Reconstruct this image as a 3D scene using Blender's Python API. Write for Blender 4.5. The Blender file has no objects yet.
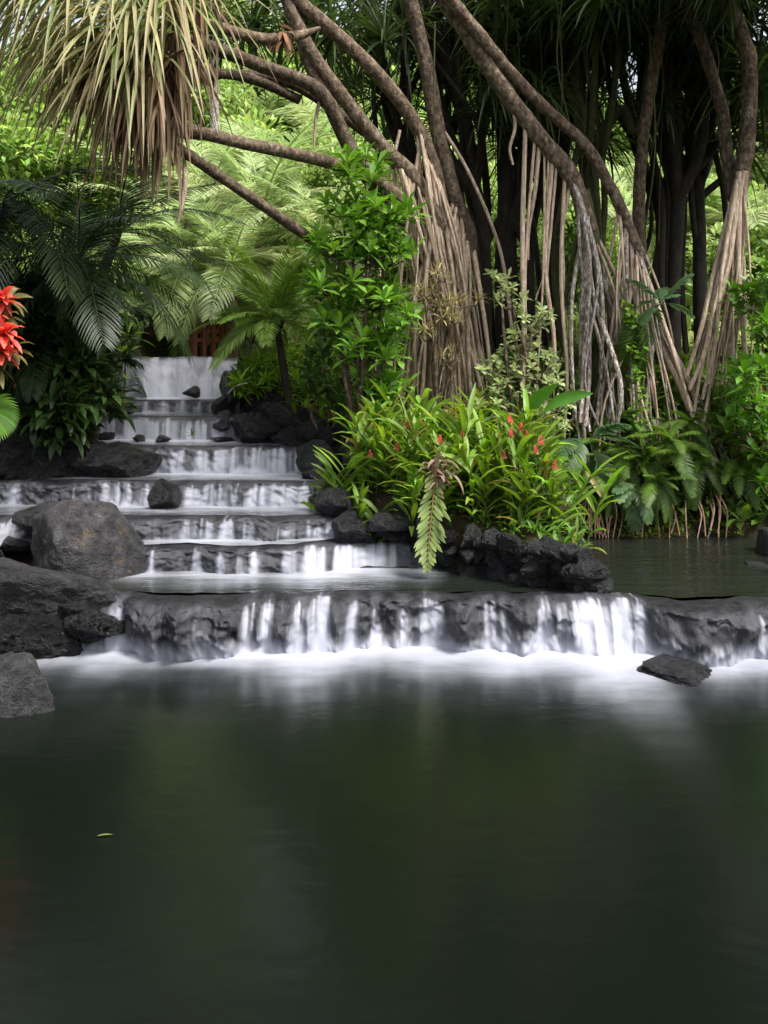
import bpy, bmesh, math, random
import numpy as np
from mathutils import Vector, Matrix, noise as mnoise
random.seed(7)
RNG = np.random.default_rng(11)
PI = math.pi
F, CX, HY, CAMZ = 1000.0, 384.0, 350.0, 3.5      # focal length in pixels, principal column, horizon row, eye height
SC = bpy.context.scene
EL, AZ = 58, 132      # sun height, compass direction it stands in (0 = straight ahead, clockwise)
SLX = math.sin(math.radians(AZ))/math.tan(math.radians(EL)); SLY = math.cos(math.radians(AZ))/math.tan(math.radians(EL))
COL = SC.collection

def P(px, py, Y):
    return np.array([(px - CX) / F * Y, Y, CAMZ - (py - HY) / F * Y])

def unit(a):
    return a / np.maximum(np.linalg.norm(a, axis=-1, keepdims=True), 1e-9)

def sstep(a, b, x):
    t = np.clip((x - a) / (b - a), 0, 1)
    return t * t * (3 - 2 * t)

# smooth value noise in 1-3 dimensions, vectorised
def _hash(ix, iy, iz, seed):
    n = (ix * 374761393 + iy * 668265263 + iz * 2147483647 + seed * 974634321) & 0xFFFFFFFF
    n = ((n ^ (n >> 13)) * 1274126177) & 0xFFFFFFFF
    n = n ^ (n >> 16)
    return (n & 0xFFFF) / 65535.0
def vnoise(x, y=0.0, z=0.0, seed=0):
    x, y, z = np.broadcast_arrays(np.asarray(x, float), np.asarray(y, float), np.asarray(z, float))
    ix, iy, iz = np.floor(x).astype(np.int64), np.floor(y).astype(np.int64), np.floor(z).astype(np.int64)
    fx, fy, fz = x - ix, y - iy, z - iz
    fx, fy, fz = fx*fx*(3-2*fx), fy*fy*(3-2*fy), fz*fz*(3-2*fz)
    r = 0
    for dx in (0, 1):
        for dy in (0, 1):
            for dz in (0, 1):
                w = (fx if dx else 1-fx) * (fy if dy else 1-fy) * (fz if dz else 1-fz)
                r = r + w * _hash(ix+dx, iy+dy, iz+dz, seed)
    return r
def fbm(x, y=0.0, z=0.0, seed=0, octv=4):
    r, a, s = 0, 0.5, 0
    for k in range(octv):
        r = r + a * vnoise(np.asarray(x)*2**k, np.asarray(y)*2**k, np.asarray(z)*2**k, seed+k*17); s += a; a *= .5
    return r / s

class MB:
    """collects vertices and faces, then links them as ONE mesh object"""
    def __init__(s):
        s.v, s.c, s.f3, s.f4, s.n = [], [], [], [], 0
    def add(s, v, f, c=(.5, .5, .5)):
        v = np.asarray(v, float).reshape(-1, 3); f = np.asarray(f, np.int64)
        c = np.broadcast_to(np.asarray(c, float), (len(v), 3))
        s.v.append(v); s.c.append(c)
        (s.f3 if f.shape[1] == 3 else s.f4).append(f + s.n)
        s.n += len(v)
    def mesh(s, name, org=(0, 0, 0), smooth=True):
        v = np.concatenate(s.v) - np.asarray(org, float); c = np.concatenate(s.c)
        f3 = np.concatenate(s.f3) if s.f3 else np.zeros((0, 3), np.int64)
        f4 = np.concatenate(s.f4) if s.f4 else np.zeros((0, 4), np.int64)
        me = bpy.data.meshes.new(name)
        me.vertices.add(len(v)); me.vertices.foreach_set('co', v.astype(np.float32).ravel())
        loops = np.concatenate([f3.ravel(), f4.ravel()]).astype(np.int32)
        tot = np.concatenate([np.full(len(f3), 3), np.full(len(f4), 4)]).astype(np.int32)
        st = np.concatenate([[0], np.cumsum(tot)[:-1]]).astype(np.int32)
        me.loops.add(len(loops)); me.loops.foreach_set('vertex_index', loops)
        me.polygons.add(len(tot)); me.polygons.foreach_set('loop_start', st)
        try: me.polygons.foreach_set('loop_total', tot)
        except Exception: pass
        me.polygons.foreach_set('use_smooth', np.full(len(tot), smooth))
        a = me.color_attributes.new('Col', 'FLOAT_COLOR', 'POINT')
        a.data.foreach_set('color', np.concatenate([c, np.ones((len(c), 1))], 1).astype(np.float32).ravel())
        me.update(calc_edges=True); me.validate()
        return me
    def build(s, name, mat, parent=None, org=None, smooth=True):
        if org is None: org = tuple(parent.location) if parent else (0, 0, 0)
        me = s.mesh(name, org, smooth); me.materials.append(mat)
        o = bpy.data.objects.new(name, me); COL.objects.link(o)
        if parent: o.parent = parent
        else: o.location = org
        return o

def tag(o, label, cat, group=None):
    o['label'] = label; o['category'] = cat
    if group: o['group'] = group
    return o
def struct(o, kind='structure'):
    o['kind'] = kind; return o
def thing(name, label, cat, loc, group=None):
    o = bpy.data.objects.new(name, None); COL.objects.link(o)
    o.location = tuple(float(q) for q in loc); o.empty_display_size = .1
    return tag(o, label, cat, group)
def child(name, me, parent, loc=(0, 0, 0), rot=(0, 0, 0), sc=1.0):
    o = bpy.data.objects.new(name, me); COL.objects.link(o); o.parent = parent
    o.location = tuple(loc); o.rotation_euler = rot; o.scale = (sc, sc, sc) if np.isscalar(sc) else sc
    return o

def smooth_path(pts, n=8):
    p = np.asarray(pts, float)
    if len(p) < 3:
        t = np.linspace(0, 1, n + 1)[:, None]; return p[0] * (1 - t) + p[-1] * t
    q = np.vstack([2*p[0]-p[1], p, 2*p[-1]-p[-2]]); out = []
    for i in range(1, len(q) - 2):
        for t in np.linspace(0, 1, n, endpoint=False):
            a, b, c, d = q[i-1], q[i], q[i+1], q[i+2]
            out.append(.5*((2*b) + (c-a)*t + (2*a-5*b+4*c-d)*t*t + (3*b-a-3*c+d)*t**3))
    out.append(p[-1]); return np.array(out)

def tube(mb, pts, rad, col=(.5, .5, .5), n=8, rough=.0, sub=6, seed=0, raw=False, colt=None):
    p = np.asarray(pts, float) if raw else smooth_path(pts, sub)
    m = len(p); r = np.interp(np.linspace(0, 1, m), np.linspace(0, 1, len(np.atleast_1d(rad))), np.atleast_1d(rad))
    tg = unit(np.gradient(p, axis=0)); up = np.array([.3, .5, .1]); up = up if abs(np.dot(unit(up), tg[0])) < .95 else np.array([1., 0, 0])
    a = np.zeros((m, 3)); cur = up
    for i in range(m):
        cur = cur - tg[i]*np.dot(cur, tg[i]); cur = cur/np.linalg.norm(cur); a[i] = cur
    b = np.cross(tg, a); th = np.linspace(0, 2*PI, n, endpoint=False)
    rr = r[:, None] * np.ones((1, n))
    if rough: rr = rr * (1 + rough * (fbm(np.arange(m)[:, None]*.55, np.cos(th)[None]*1.3+5, np.sin(th)[None]*1.3+5, seed, 3) - .5) * 2)
    v = p[:, None] + rr[..., None] * (a[:, None]*np.cos(th)[None, :, None] + b[:, None]*np.sin(th)[None, :, None])
    i = np.arange(m-1)[:, None]*n; j = np.arange(n)[None]; jn = (j+1) % n
    f = np.stack([i+j, i+jn, i+n+jn, i+n+j], -1).reshape(-1, 4)
    c = np.asarray(col, float)
    if colt is not None:
        t = np.linspace(0, 1, m)[:, None, None]; c = (c*(1-t) + np.asarray(colt)*t) * np.ones((m, n, 1)); c = c.reshape(-1, 3)
    mb.add(v.reshape(-1, 3), f, c)

PROF = {
    'strap': lambda t: np.clip(1.05 - t**3, .03, 1) * np.clip(.6 + t*3, 0, 1),
    'lance': lambda t: np.clip(np.sin(PI * np.clip(t*.93 + .05, 0, 1))**.9, .03, 1),
    'oval':  lambda t: np.clip(np.sin(PI * np.clip(t, 0.0, 1))**.7, .05, 1),
    'obov':  lambda t: np.clip(np.sin(PI * np.clip(t, 0, 1)**1.6)**.75, .06, 1),
    'pinna': lambda t: np.clip(1.0 - t**2.2, .03, 1),
}
def straps(mb, p0, d, L, W, droop=.5, T=4, fold=.3, prof='strap', col=(.06, .13, .03), tip=None, up=None, power=1.0, jit=.18, rng=None, dead=0):
    """N leaf blades at once: a curved, folded ribbon from p0 along d, bending down by droop"""
    rng = rng or RNG
    p0 = np.atleast_2d(np.asarray(p0, float)); N = len(p0)
    d = unit(np.broadcast_to(np.asarray(d, float), (N, 3)))
    L = np.broadcast_to(np.asarray(L, float), (N,)); W = np.broadcast_to(np.asarray(W, float), (N,)); droop = np.broadcast_to(np.asarray(droop, float), (N,))
    if up is None: up = np.array([0, 0, 1.]) + rng.normal(0, .25, (N, 3))
    up = np.broadcast_to(np.asarray(up, float), (N, 3)) + rng.normal(0, .02, (N, 3))
    side = unit(np.cross(d, up))
    t = np.linspace(0, 1, T+1); tm = (t[:-1]+t[1:])/2
    D = unit(d[:, None] + droop[:, None, None]*(tm**power)[None, :, None]*np.array([0, 0, -1.]))
    pos = np.concatenate([p0[:, None], p0[:, None] + np.cumsum(D*(L/T)[:, None, None], 1)], 1)
    tg = unit(np.concatenate([D[:, :1], (D[:, 1:]+D[:, :-1])/2, D[:, -1:]], 1))
    nrm = np.cross(side[:, None], tg)
    w = W[:, None]*PROF[prof](t)[None]
    off = side[:, None]*w[..., None]*.5; ri = nrm*(w*fold*.5)[..., None]
    v = np.stack([pos-off+ri, pos, pos+off+ri], 2)                 # N,T+1,3,3
    base = (np.arange(N)*(T+1)*3)[:, None, None]; r = (np.arange(T)*3)[None, :, None]; k = np.arange(2)[None, None]
    i0 = base+r+k
    f = np.stack([i0, i0+1, i0+4, i0+3], -1).reshape(-1, 4)
    c = np.broadcast_to(np.asarray(col, float), (N, 3)) * np.exp(rng.normal(0, jit, (N, 1))) * np.exp(rng.normal(0, jit*.3, (N, 3)))
    if dead: c = np.where(rng.random((N, 1)) < dead, np.array([.26, .22, .08])*rng.uniform(.6, 1.2, (N, 1)), c)
    if tip is None: cc = np.broadcast_to(c[:, None, None], v.shape)
    else:
        tt = (t**1.5)[None, :, None, None]
        cc = c[:, None, None]*(1-tt) + np.broadcast_to(np.asarray(tip, float), (N, 3))[:, None, None]*tt + 0*v
    mb.add(v.reshape(-1, 3), f, cc.reshape(-1, 3))

def rand_dirs(n, zmin=-1, zmax=1, rng=None):
    rng = rng or RNG
    z = rng.uniform(zmin, zmax, n); a = rng.uniform(0, 2*PI, n); r = np.sqrt(1-z*z)
    return np.stack([r*np.cos(a), r*np.sin(a), z], 1)

# ------------------------------------------------------------------ materials
class NT:
    def __init__(s, name):
        s.m = bpy.data.materials.new(name); s.m.use_nodes = True; s.t = s.m.node_tree; s.t.nodes.clear()
        s.out = s.n('ShaderNodeOutputMaterial')
    def n(s, kind, **kw):
        nd = s.t.nodes.new(kind)
        for k, v in kw.items():
            if k in nd.inputs: nd.inputs[k].default_value = v
            else: setattr(nd, k, v)
        return nd
    def l(s, a, b): s.t.links.new(a, b)
    def noise(s, scale, detail=4, rough=.55, vec=None, dist=0):
        nd = s.n('ShaderNodeTexNoise'); nd.inputs['Scale'].default_value = scale; nd.inputs['Detail'].default_value = detail
        nd.inputs['Roughness'].default_value = rough; nd.inputs['Distortion'].default_value = dist
        if vec is not None: s.l(vec, nd.inputs['Vector'])
        return nd.outputs['Fac']
    def ramp(s, fac, stops):
        r = s.n('ShaderNodeValToRGB'); e = r.color_ramp.elements
        while len(e) < len(stops): e.new(.5)
        for q, (p, c) in zip(e, stops): q.position = p; q.color = (*c, 1) if not np.isscalar(c) else (c, c, c, 1)
        s.l(fac, r.inputs[0]); return r.outputs[0]
    def mix(s, fac, a, b, mode='MIX'):
        m = s.n('ShaderNodeMix', data_type='RGBA', blend_type=mode)
        for val, i in ((fac, 0), (a, 6), (b, 7)):
            if hasattr(val, 'links') or hasattr(val, 'is_linked'): s.l(val, m.inputs[i])
            else: m.inputs[i].default_value = val if i == 0 else (*val, 1)
        return m.outputs[2]
    def mapping(s, scale, vec=None, rot=(0, 0, 0)):
        mp = s.n('ShaderNodeMapping'); mp.inputs['Scale'].default_value = scale; mp.inputs['Rotation'].default_value = rot
        if vec is None: vec = s.n('ShaderNodeTexCoord').outputs['Object']
        s.l(vec, mp.inputs['Vector']); return mp.outputs[0]
    def obj(s): return s.n('ShaderNodeTexCoord').outputs['Object']
    def wpos(s): return s.n('ShaderNodeNewGeometry').outputs['Position']
    def col(s): return s.n('ShaderNodeVertexColor', layer_name='Col').outputs['Color']
    def bump(s, h, strength, dist=.05):
        b = s.n('ShaderNodeBump'); b.inputs['Strength'].default_value = strength; b.inputs['Distance'].default_value = dist
        s.l(h, b.inputs['Height']); return b.outputs['Normal']
    def pbr(s, color, rough=.6, normal=None, spec=.5):
        p = s.n('ShaderNodeBsdfPrincipled')
        for val, k in ((color, 'Base Color'), (rough, 'Roughness')):
            if hasattr(val, 'is_linked'): s.l(val, p.inputs[k])
            else: p.inputs[k].default_value = val if np.isscalar(val) else (*val, 1)
        p.inputs['Specular IOR Level'].default_value = spec
        if normal is not None: s.l(normal, p.inputs['Normal'])
        return p
    def end(s, sh):
        s.l(sh.outputs[0] if hasattr(sh, 'outputs') else sh, s.out.inputs[0]); return s.m

def leaf_mat(name, rough=.45, trans=.35, spec=.35, grime=.45, tint=(1.18, 1.06, .85)):
    t = NT(name); c = t.col()
    n = t.noise(3.0, 3, .6, t.wpos()); c2 = t.mix(grime, c, t.ramp(n, [(.3, .35), (.7, 1.0)]), 'MULTIPLY'); c2 = t.mix(1.0, c2, tint, 'MULTIPLY')
    p = t.pbr(c2, rough, spec=spec)
    tr = t.n('ShaderNodeBsdfTranslucent')
    hs = t.n('ShaderNodeHueSaturation'); hs.inputs['Saturation'].default_value = 1.1; hs.inputs['Value'].default_value = 1.7
    t.l(c2, hs.inputs['Color']); t.l(hs.outputs[0], tr.inputs['Color'])
    mx = t.n('ShaderNodeMixShader'); mx.inputs[0].default_value = trans
    t.l(p.outputs[0], mx.inputs[1]); t.l(tr.outputs[0], mx.inputs[2])
    return t.end(mx)
M = {}
M['leaf'] = leaf_mat('leaf'); M['leaf_gloss'] = leaf_mat('glossy_leaf', .4, .25, .4)
M['dry'] = leaf_mat('dry_leaf', .7, .2, .2, .4, (1, 1, 1)); M['straw'] = leaf_mat('straw_leaf', .5, .3, .3, .3, (1, 1, 1))
def bark(name, stops, scale=(6, 6, 2.2), bump=.6, rings=0.0, rough=.85):
    t = NT(name); o = t.obj(); v = t.mapping(scale, o)
    n = t.noise(2.2, 6, .65, v); n2 = t.noise(14, 4, .6, o)
    c = t.mix(.35, t.ramp(n, stops), t.ramp(n2, [(.3, .25), (.65, 1.0)]), 'MULTIPLY')
    c = t.mix(.6, c, t.col(), 'MULTIPLY'); 
    h = t.n('ShaderNodeMath', operation='ADD'); t.l(n, h.inputs[0]); t.l(n2, h.inputs[1])
    return t.end(t.pbr(c, rough, t.bump(h.outputs[0], bump, .03), .25))
M['bark_brown'] = bark('brown_bark', [(.34, (.05, .036, .024)), (.5, (.155, .11, .072)), (.68, (.34, .275, .20))], (6, 6, 3.5), 1.0)
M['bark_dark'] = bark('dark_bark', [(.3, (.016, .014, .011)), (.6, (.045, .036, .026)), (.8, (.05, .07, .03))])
M['root'] = bark('root_bark', [(.3, (.22, .145, .095)), (.48, (.52, .39, .28)), (.68, (.78, .66, .53))], (14, 14, 1.8), .5)
M['root_white'] = bark('lichen_root_bark', [(.38, (.13, .09, .06)), (.52, (.38, .32, .27)), (.66, (.78, .78, .80))], (17, 17, 4.5), .6)
M['mossy'] = bark('mossy_bark', [(.3, (.05, .04, .025)), (.55, (.075, .085, .03)), (.75, (.14, .12, .07))])
def rock_mat(name, stops, lichen=None, lic_lo=.62, bump=.9, rough=(.35, .75), speck=(.85, .8)):
    t = NT(name); o = t.obj(); w = t.wpos()
    n = t.noise(1.7, 7, .65, w, .6); n2 = t.noise(9, 7, .7, w); n3 = t.noise(38, 4, .65, w)
    c = t.ramp(n, stops); c = t.mix(speck[0], c, t.ramp(n2, [(.36, .12), (.6, 1.0)]), 'MULTIPLY'); c = t.mix(speck[1], c, t.ramp(n3, [(.38, .15), (.6, 1.15)]), 'MULTIPLY')
    if lichen:
        ln = t.noise(2.6, 8, .75, w, 1.0); c = t.mix(t.ramp(ln, [(lic_lo, 0.0), (lic_lo+.06, .85)]), c, lichen)
    h = t.n('ShaderNodeMath', operation='MULTIPLY_ADD'); h.inputs[1].default_value = .45; t.l(n3, h.inputs[0]); t.l(n2, h.inputs[2])
    r = t.ramp(n2, [(.3, rough[0]), (.7, rough[1])])
    return t.end(t.pbr(c, r, t.bump(h.outputs[0], bump, .16), .5))
M['basalt'] = rock_mat('basalt', [(.3, (.010, .010, .012)), (.6, (.036, .035, .038)), (.8, (.075, .073, .073))], rough=(.22, .6))
M['basalt_wet'] = rock_mat('wet_basalt', [(.3, (.006, .006, .007)), (.65, (.02, .02, .023)), (.85, (.04, .04, .043))], rough=(.15, .45))
M['boulder'] = rock_mat('lichen_boulder', [(.3, (.014, .013, .015)), (.5, (.065, .062, .064)), (.72, (.16, .155, .155))], (.2, .12, .05), .6, .9, (.25, .55), speck=(.6, .5))
M['boulder_grey'] = rock_mat('grey_boulder', [(.3, (.014, .014, .015)), (.5, (.045, .044, .046)), (.75, (.10, .10, .10))], (.2, .15, .08), .68, .9, (.25, .55), speck=(.7, .5))
M['rust_rock'] = rock_mat('rust_rock', [(.3, (.10, .06, .03)), (.55, (.26, .16, .08)), (.8, (.36, .27, .17))])
def ground_mat():
    t = NT('forest_floor'); w = t.wpos()
    n = t.noise(1.3, 7, .65, w); n2 = t.noise(11, 6, .7, w)
    c = t.ramp(n, [(.3, (.022, .016, .011)), (.5, (.055, .036, .02)), (.62, (.04, .05, .018)), (.8, (.085, .06, .035))])
    c = t.mix(.7, c, t.ramp(n2, [(.3, .3), (.65, 1.0)]), 'MULTIPLY')
    return t.end(t.pbr(c, .9, t.bump(n2, 1.0, .08), .2))
M['ground'] = ground_mat()
def simple(name, col, rough=.6, spec=.4, var=.3, scale=8):
    t = NT(name); n = t.noise(scale, 5, .65, t.obj())
    c = t.mix(var, col, t.ramp(n, [(.3, .25), (.7, 1.0)]), 'MULTIPLY')
    return t.end(t.pbr(c, rough, t.bump(n, .3, .01), spec))
# ------------------------------------------------------------------ stream levels, from the lowest pool up
#          z of pool, Y of base of the fall feeding it
ZL = [0.0, .60, .893, 1.173, 1.518, 1.938, 2.34, 2.556, 3.34]
def px2x(px, Y): return (px - CX) / F * Y
LX_Y = [-6, 11.0, 11.6, 12.4, 13.2, 14.2, 15.2, 16.0, 17.2, 18.5, 19.9, 23, 30]
LX = [-9., -5.6, -4.6, -5.2, -6.2, -6.8, -6.6, -4.45, -4.85, -5.0, -5.25, -5.4, -6.2]
RX_Y = [-6, 11, 15.0, 15.4, 15.7, 16.1, 17.3, 18.5, 19.9, 23, 30]
RX = [12., 12, 11, 8.6, 8.6, 8.6, 8.6, 8.6, 8.6, 8.6, 8.6]
SRX_Y = [12.0, 13.0, 13.9, 14.9, 16.1, 17.3, 18.5, 19.9, 24, 30]     # right edge of the stream proper
SRX = [2.6, .9, -.45, -.85, -1.1, -2.45, -2.95, -3.05, -3.3, -3.6]
BED_Y = [-8, 11.4, 11.75, 13.0, 13.2, 13.7, 13.9, 14.75, 14.95, 15.95, 16.2, 17.1, 17.4, 18.4, 18.6, 19.7, 20.0, 30]
BED_Z = [-.8, -.5, .25, .3, .6, .62, .9, .95, 1.2, 1.25, 1.6, 1.65, 2.05, 2.05, 2.3, 2.3, 3.0, 3.2]
def ground_z(x, y):
    x, y = np.broadcast_arrays(np.asarray(x, float), np.asarray(y, float))
    bed = np.interp(y, BED_Y, BED_Z)
    pond = np.where(y < 11.7, bed, np.minimum(bed, .3))
    xs = np.interp(y, SRX_Y, SRX)
    hill = np.maximum(0, y-24)*.16 + np.maximum(0, y-34)*.22
    n = (fbm(x*.5+30, y*.5+30, 0, 3) - .5)
    # right of the stream: pond floor, then the ginger island and the root bank
    back = sstep(15.0, 16.7, y + .5*n + np.where(x > 6, .35*(x-6), 0))
    bank_h = np.interp(y, [11.5, 12.2, 13.5, 15.0, 16.6, 18, 20, 24], [.75, .85, 1.25, 1.75, 2.1, 2.5, 3.2, 3.5])
    isl = sstep(0, .5, x - xs) * (1-sstep(2.3, 2.75, x - .10*(y-12.2))) * sstep(12.0, 12.45, y) 
    cover = np.maximum(isl, back*sstep(0, .5, x-xs))
    right_z = pond + (bank_h - pond) * cover + hill*cover
    z = np.where(x > xs, right_z, bed)
    z = np.where((y > 20.5) & (x > xs), bank_h + hill, z)
    xl = np.interp(y, LX_Y, LX)
    lh = np.interp(y, [-6, 9, 11.5, 13, 14.5, 15.5, 17, 19, 21, 24], [.9, .7, .9, 1.3, 1.9, 2.25, 2.7, 3.3, 3.7, 3.8])
    L = np.maximum(sstep(0, .55, xl - x), sstep(26.5, 29, y)*(x < xs+.01))
    z = z + (lh + hill + np.maximum(0, xl-x-1)*.12 - z) * L
    far_r = sstep(8.4, 9.4, x) * (1-sstep(11, 15.5, y)) 
    z = z + (1.0 - z)*far_r*sstep(10.5, 11.6, y)
    near_r = sstep(10.5, 12.5, x)*(1-sstep(10.5, 11.6, y)); z = z + (.8-z)*near_r
    behind = 1-sstep(-6.5, -4.0, y); z = z + (1.0 - z)*behind
    return z + n*.16
def grid_mesh(xs, ys, zf):
    X, Y = np.meshgrid(xs, ys); Z = zf(X, Y)
    nx, ny = len(xs), len(ys); i = np.arange(ny-1)[:, None]*nx + np.arange(nx-1)[None]
    f = np.stack([i, i+1, i+nx+1, i+nx], -1).reshape(-1, 4)
    return np.stack([X, Y, Z], -1).reshape(-1, 3), f
xs = np.concatenate([-np.geomspace(2000, 12, 18), np.arange(-11.8, 13, .12), np.geomspace(13.2, 2000, 18)])
ys = np.concatenate([-np.geomspace(2000, 9, 16), np.arange(-8.5, 10.5, .5), np.arange(10.6, 24, .12), np.arange(24.5, 46, .8), np.geomspace(47, 2500, 20)])
def ground_far(X, Y):
    z = ground_z(X, np.clip(Y, -20, 70)); return z
v, f = grid_mesh(xs, ys, ground_far); mb = MB(); mb.add(v, f); struct(mb.build('ground', M['ground']))

# ------------------------------------------------------------------ water
def water_mat(name, dark, deep_rough=.09, stretch=(1.2, .5, 1), bump=.18, foam_scale=(2.5, 9, 3)):
    """Col.r = how much white air the water carries there"""
    t = NT(name); w = t.wpos()
    n = t.noise(1.6, 3, .5, t.mapping(stretch, w), .4); n2 = t.noise(5, 2, .5, t.mapping(stretch, w))
    h = t.n('ShaderNodeMath', operation='MULTIPLY_ADD'); h.inputs[1].default_value = .3; t.l(n2, h.inputs[0]); t.l(n, h.inputs[2])
    nb = t.bump(h.outputs[0], bump, .08)
    if 'fall' in name:
        rn = t.noise(7, 6, .7, w); dark = t.ramp(rn, [(.35, (.004, .004, .005)), (.6, (.022, .021, .023))]); nb = t.bump(t.noise(11, 5, .7, w), .7, .06)
    wat = t.pbr(dark, deep_rough, nb, .5); wat.inputs['IOR'].default_value = 1.33
    foam = t.pbr((.47, .48, .55), .9, None, .1); foam.inputs['Subsurface Weight'].default_value = 0
    sep = t.n('ShaderNodeSeparateColor'); t.l(t.col(), sep.inputs[0])
    fn = t.noise(1.0, 4, .55, t.mapping(foam_scale, w))
    m1 = t.n('ShaderNodeMath', operation='MULTIPLY_ADD'); m1.inputs[1].default_value = .95; m1.inputs[2].default_value = -.475; t.l(fn, m1.inputs[0])
    # noise counts most where there is some but not all foam
    k = t.n('ShaderNodeMath', operation='PINGPONG'); k.inputs[1].default_value = .5; t.l(sep.outputs[0], k.inputs[0])
    m2 = t.n('ShaderNodeMath', operation='MULTIPLY'); t.l(m1.outputs[0], m2.inputs[0]); t.l(k.outputs[0], m2.inputs[1])
    m3 = t.n('ShaderNodeMath', operation='MULTIPLY_ADD', use_clamp=True); m3.inputs[1].default_value = 2.0; t.l(m2.outputs[0], m3.inputs[0]); t.l(sep.outputs[0], m3.inputs[2])
    m4 = t.n('ShaderNodeMath', operation='MULTIPLY'); m4.inputs[1].default_value = .78; t.l(m3.outputs[0], m4.inputs[0]); m3 = m4
    mx = t.n('ShaderNodeMixShader'); t.l(m3.outputs[0], mx.inputs[0]); t.l(wat.outputs[0], mx.inputs[1]); t.l(foam.outputs[0], mx.inputs[2])
    return t.end(mx)
M['pool'] = water_mat('pool_water', (.0035, .0055, .0035), .2, (1.0, 1.4, 1), .09, (1.2, 2.6, 1))
M['terrace'] = water_mat('terrace_water', (.008, .010, .006), .10, (1.1, 3.2, 1), .6, (.9, 6, 3))
M['fall'] = water_mat('fall_water', (.010, .010, .012), .42, (7, 2, 1.5), .35, (16, 3, 2.0))

def chute_fn(px, chutes):
    """strength of flow along the lip: list of (centre px, half width px, strength)"""
    s = np.zeros_like(px)
    for c, w, a in chutes: s = np.maximum(s, a*np.exp(-np.abs((px-c)/w)**3))
    return s
FALLS = []
def cascade(label, px0, px1, lip, zlip, zbase, base_run, chutes, lump=.10, splash=.25, film=.10, seed=1, mounds=(), step=1.0, rows=30, deep=.12):
    """one fall: lip = [(px, Y)] front edge, base_run = [(px, run)] horizontal reach of the slope"""
    nx = int((px1-px0)/step)+1; px = np.linspace(px0, px1, nx)
    Yl = np.interp(px, [a for a, b in lip], [b for a, b in lip])
    Yl = Yl + .36*(fbm(px*.022, 3.3, 0, seed)-.5) + .05*(vnoise(px*.07, 9, 0, seed)-.5)
    run = np.interp(px, [a for a, b in base_run], [b for a, b in base_run])
    run = run*(.6+.8*fbm(px*.03, 8, 0, seed+31, 3)); X = px2x(px, Yl)
    c = chute_fn(px, chutes)
    t = np.linspace(0, 1, rows); back = .30
    S = np.concatenate([[-1, -.5], t])[:, None]                       # rows before the lip stay flat
    down = np.clip(S, 0, 1)
    drop = (down**1.55)*(zlip-zbase+deep)
    y = Yl[None] - np.where(S < 0, S*back*-1*-1*-1, 0) if False else Yl[None] + np.where(S < 0, -S*back, 0) - run[None]*down**.75
    # rock under the water: ledges and lumps where the flow is thin
    XX = X[None]+0*S
    lm = (fbm(XX*2.2, down*2.0, 0, seed+5, 3)-.45)*2*lump + (fbm(XX*7, down*5, 1, seed+8, 3)-.5)*lump*1.0 + (1-2*np.abs(fbm(XX*4.5+7, down*4, 2, seed+21, 3)-.5)*2)*lump*.35
    thin = 1-.75*c[None]
    y = y - np.sin(PI*np.clip(down*1.02, 0, 1))**.6*np.maximum(lm, -.03)*thin
    z = zlip - drop
    for mpx, w, prot, zz in mounds:                                   # boulders standing in the fall under a film of water
        g = np.exp(-np.abs((px-mpx)/w)**2.6)[None]*(.75+.6*fbm(XX*3.1, down*2.5, 7, seed+15, 4))
        y = y - g*prot*np.sin(PI*np.clip(.12+.8*down, 0, 1))
        z = z + g*zz*np.sin(PI*down)**1.2
        c = c*(1-.8*np.clip(g[0], 0, 1))
    z = z - (down < .02)*0.0 - .11*(fbm(px*.04, 1, 0, seed, 3)-.5)[None]*sstep(-.2, .05, S)
    # white water
    st = .8*fbm(px*.13, 0, 0, seed+2, 3) + .2*vnoise(px*.5+40, 0, 0, seed+3)
    st2 = fbm(px[None]*.16+down*1.2, down*1.2, 0, seed+4, 2)
    onset = .04+.5*(1-np.clip(c, 0, 1))**1.3 + .22*(fbm(px*.09, 7, 0, seed+11, 2)-.45)
    body = np.clip(c[None]*(.50+1.0*(st[None]-.42) + .45*(st2-.5)), 0, 1) * sstep(onset[None]-.05, onset[None]+.32, down)
    # separate threads of water, each starting at its own break in the ledge
    rg = np.random.default_rng(seed+200); cdf = np.cumsum(np.clip(c, 0, 1.2)**1.2+.012); cdf /= cdf[-1]
    nt = int(np.clip(c, 0, 1).sum()*step/1.55); th = np.zeros((len(S), nx))
    for q in range(nt):
        j = min(int(np.searchsorted(cdf, rg.random())), nx-1); w0 = rg.choice([1.0, 1.4, 2.0, 3.2])*rg.uniform(.8, 1.2)*.9; s0 = np.clip(onset[j] + rg.normal(0, .10), -.03, .8)
        a = rg.uniform(.25, .75)*min(1, .45+.6*c[j]); cen = px[j] + rg.normal(0, 1.2)*down; wd = w0*(1+.9*down)
        th = 1-(1-th)*(1-a*np.exp(-((px[None]-cen)/wd)**2)*sstep(s0, s0+rg.uniform(.04, .16), down)*(1-.25*down))
    body = np.clip(.30*body + th, 0, 1)
    top = splash*(.45+1.1*fbm(px*.035, 5, 0, seed+6, 3))[None]*(.55+.7*c[None])
    spl = sstep(1-top-.10, 1-top*.35, down)
    thinf = film*(.3+1.4*fbm(XX*3+down*.5, down*1.5, 2, seed+9, 3))*sstep(.0, .25, down)
    foam = np.clip(np.maximum(np.maximum(body*.92, spl*(.72+.5*fbm(XX*2.2, down*3, 4, seed+14, 3))), thinf), 0, 1)
    foam = np.maximum(foam, .10*c[None]*sstep(-1, 0, S))
    v = np.stack([XX, y, z+0*XX], -1); R = len(S)
    i = np.arange(R-1)[:, None]*nx + np.arange(nx-1)[None]
    f = np.stack([i, i+nx, i+nx+1, i+1], -1).reshape(-1, 4)
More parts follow.
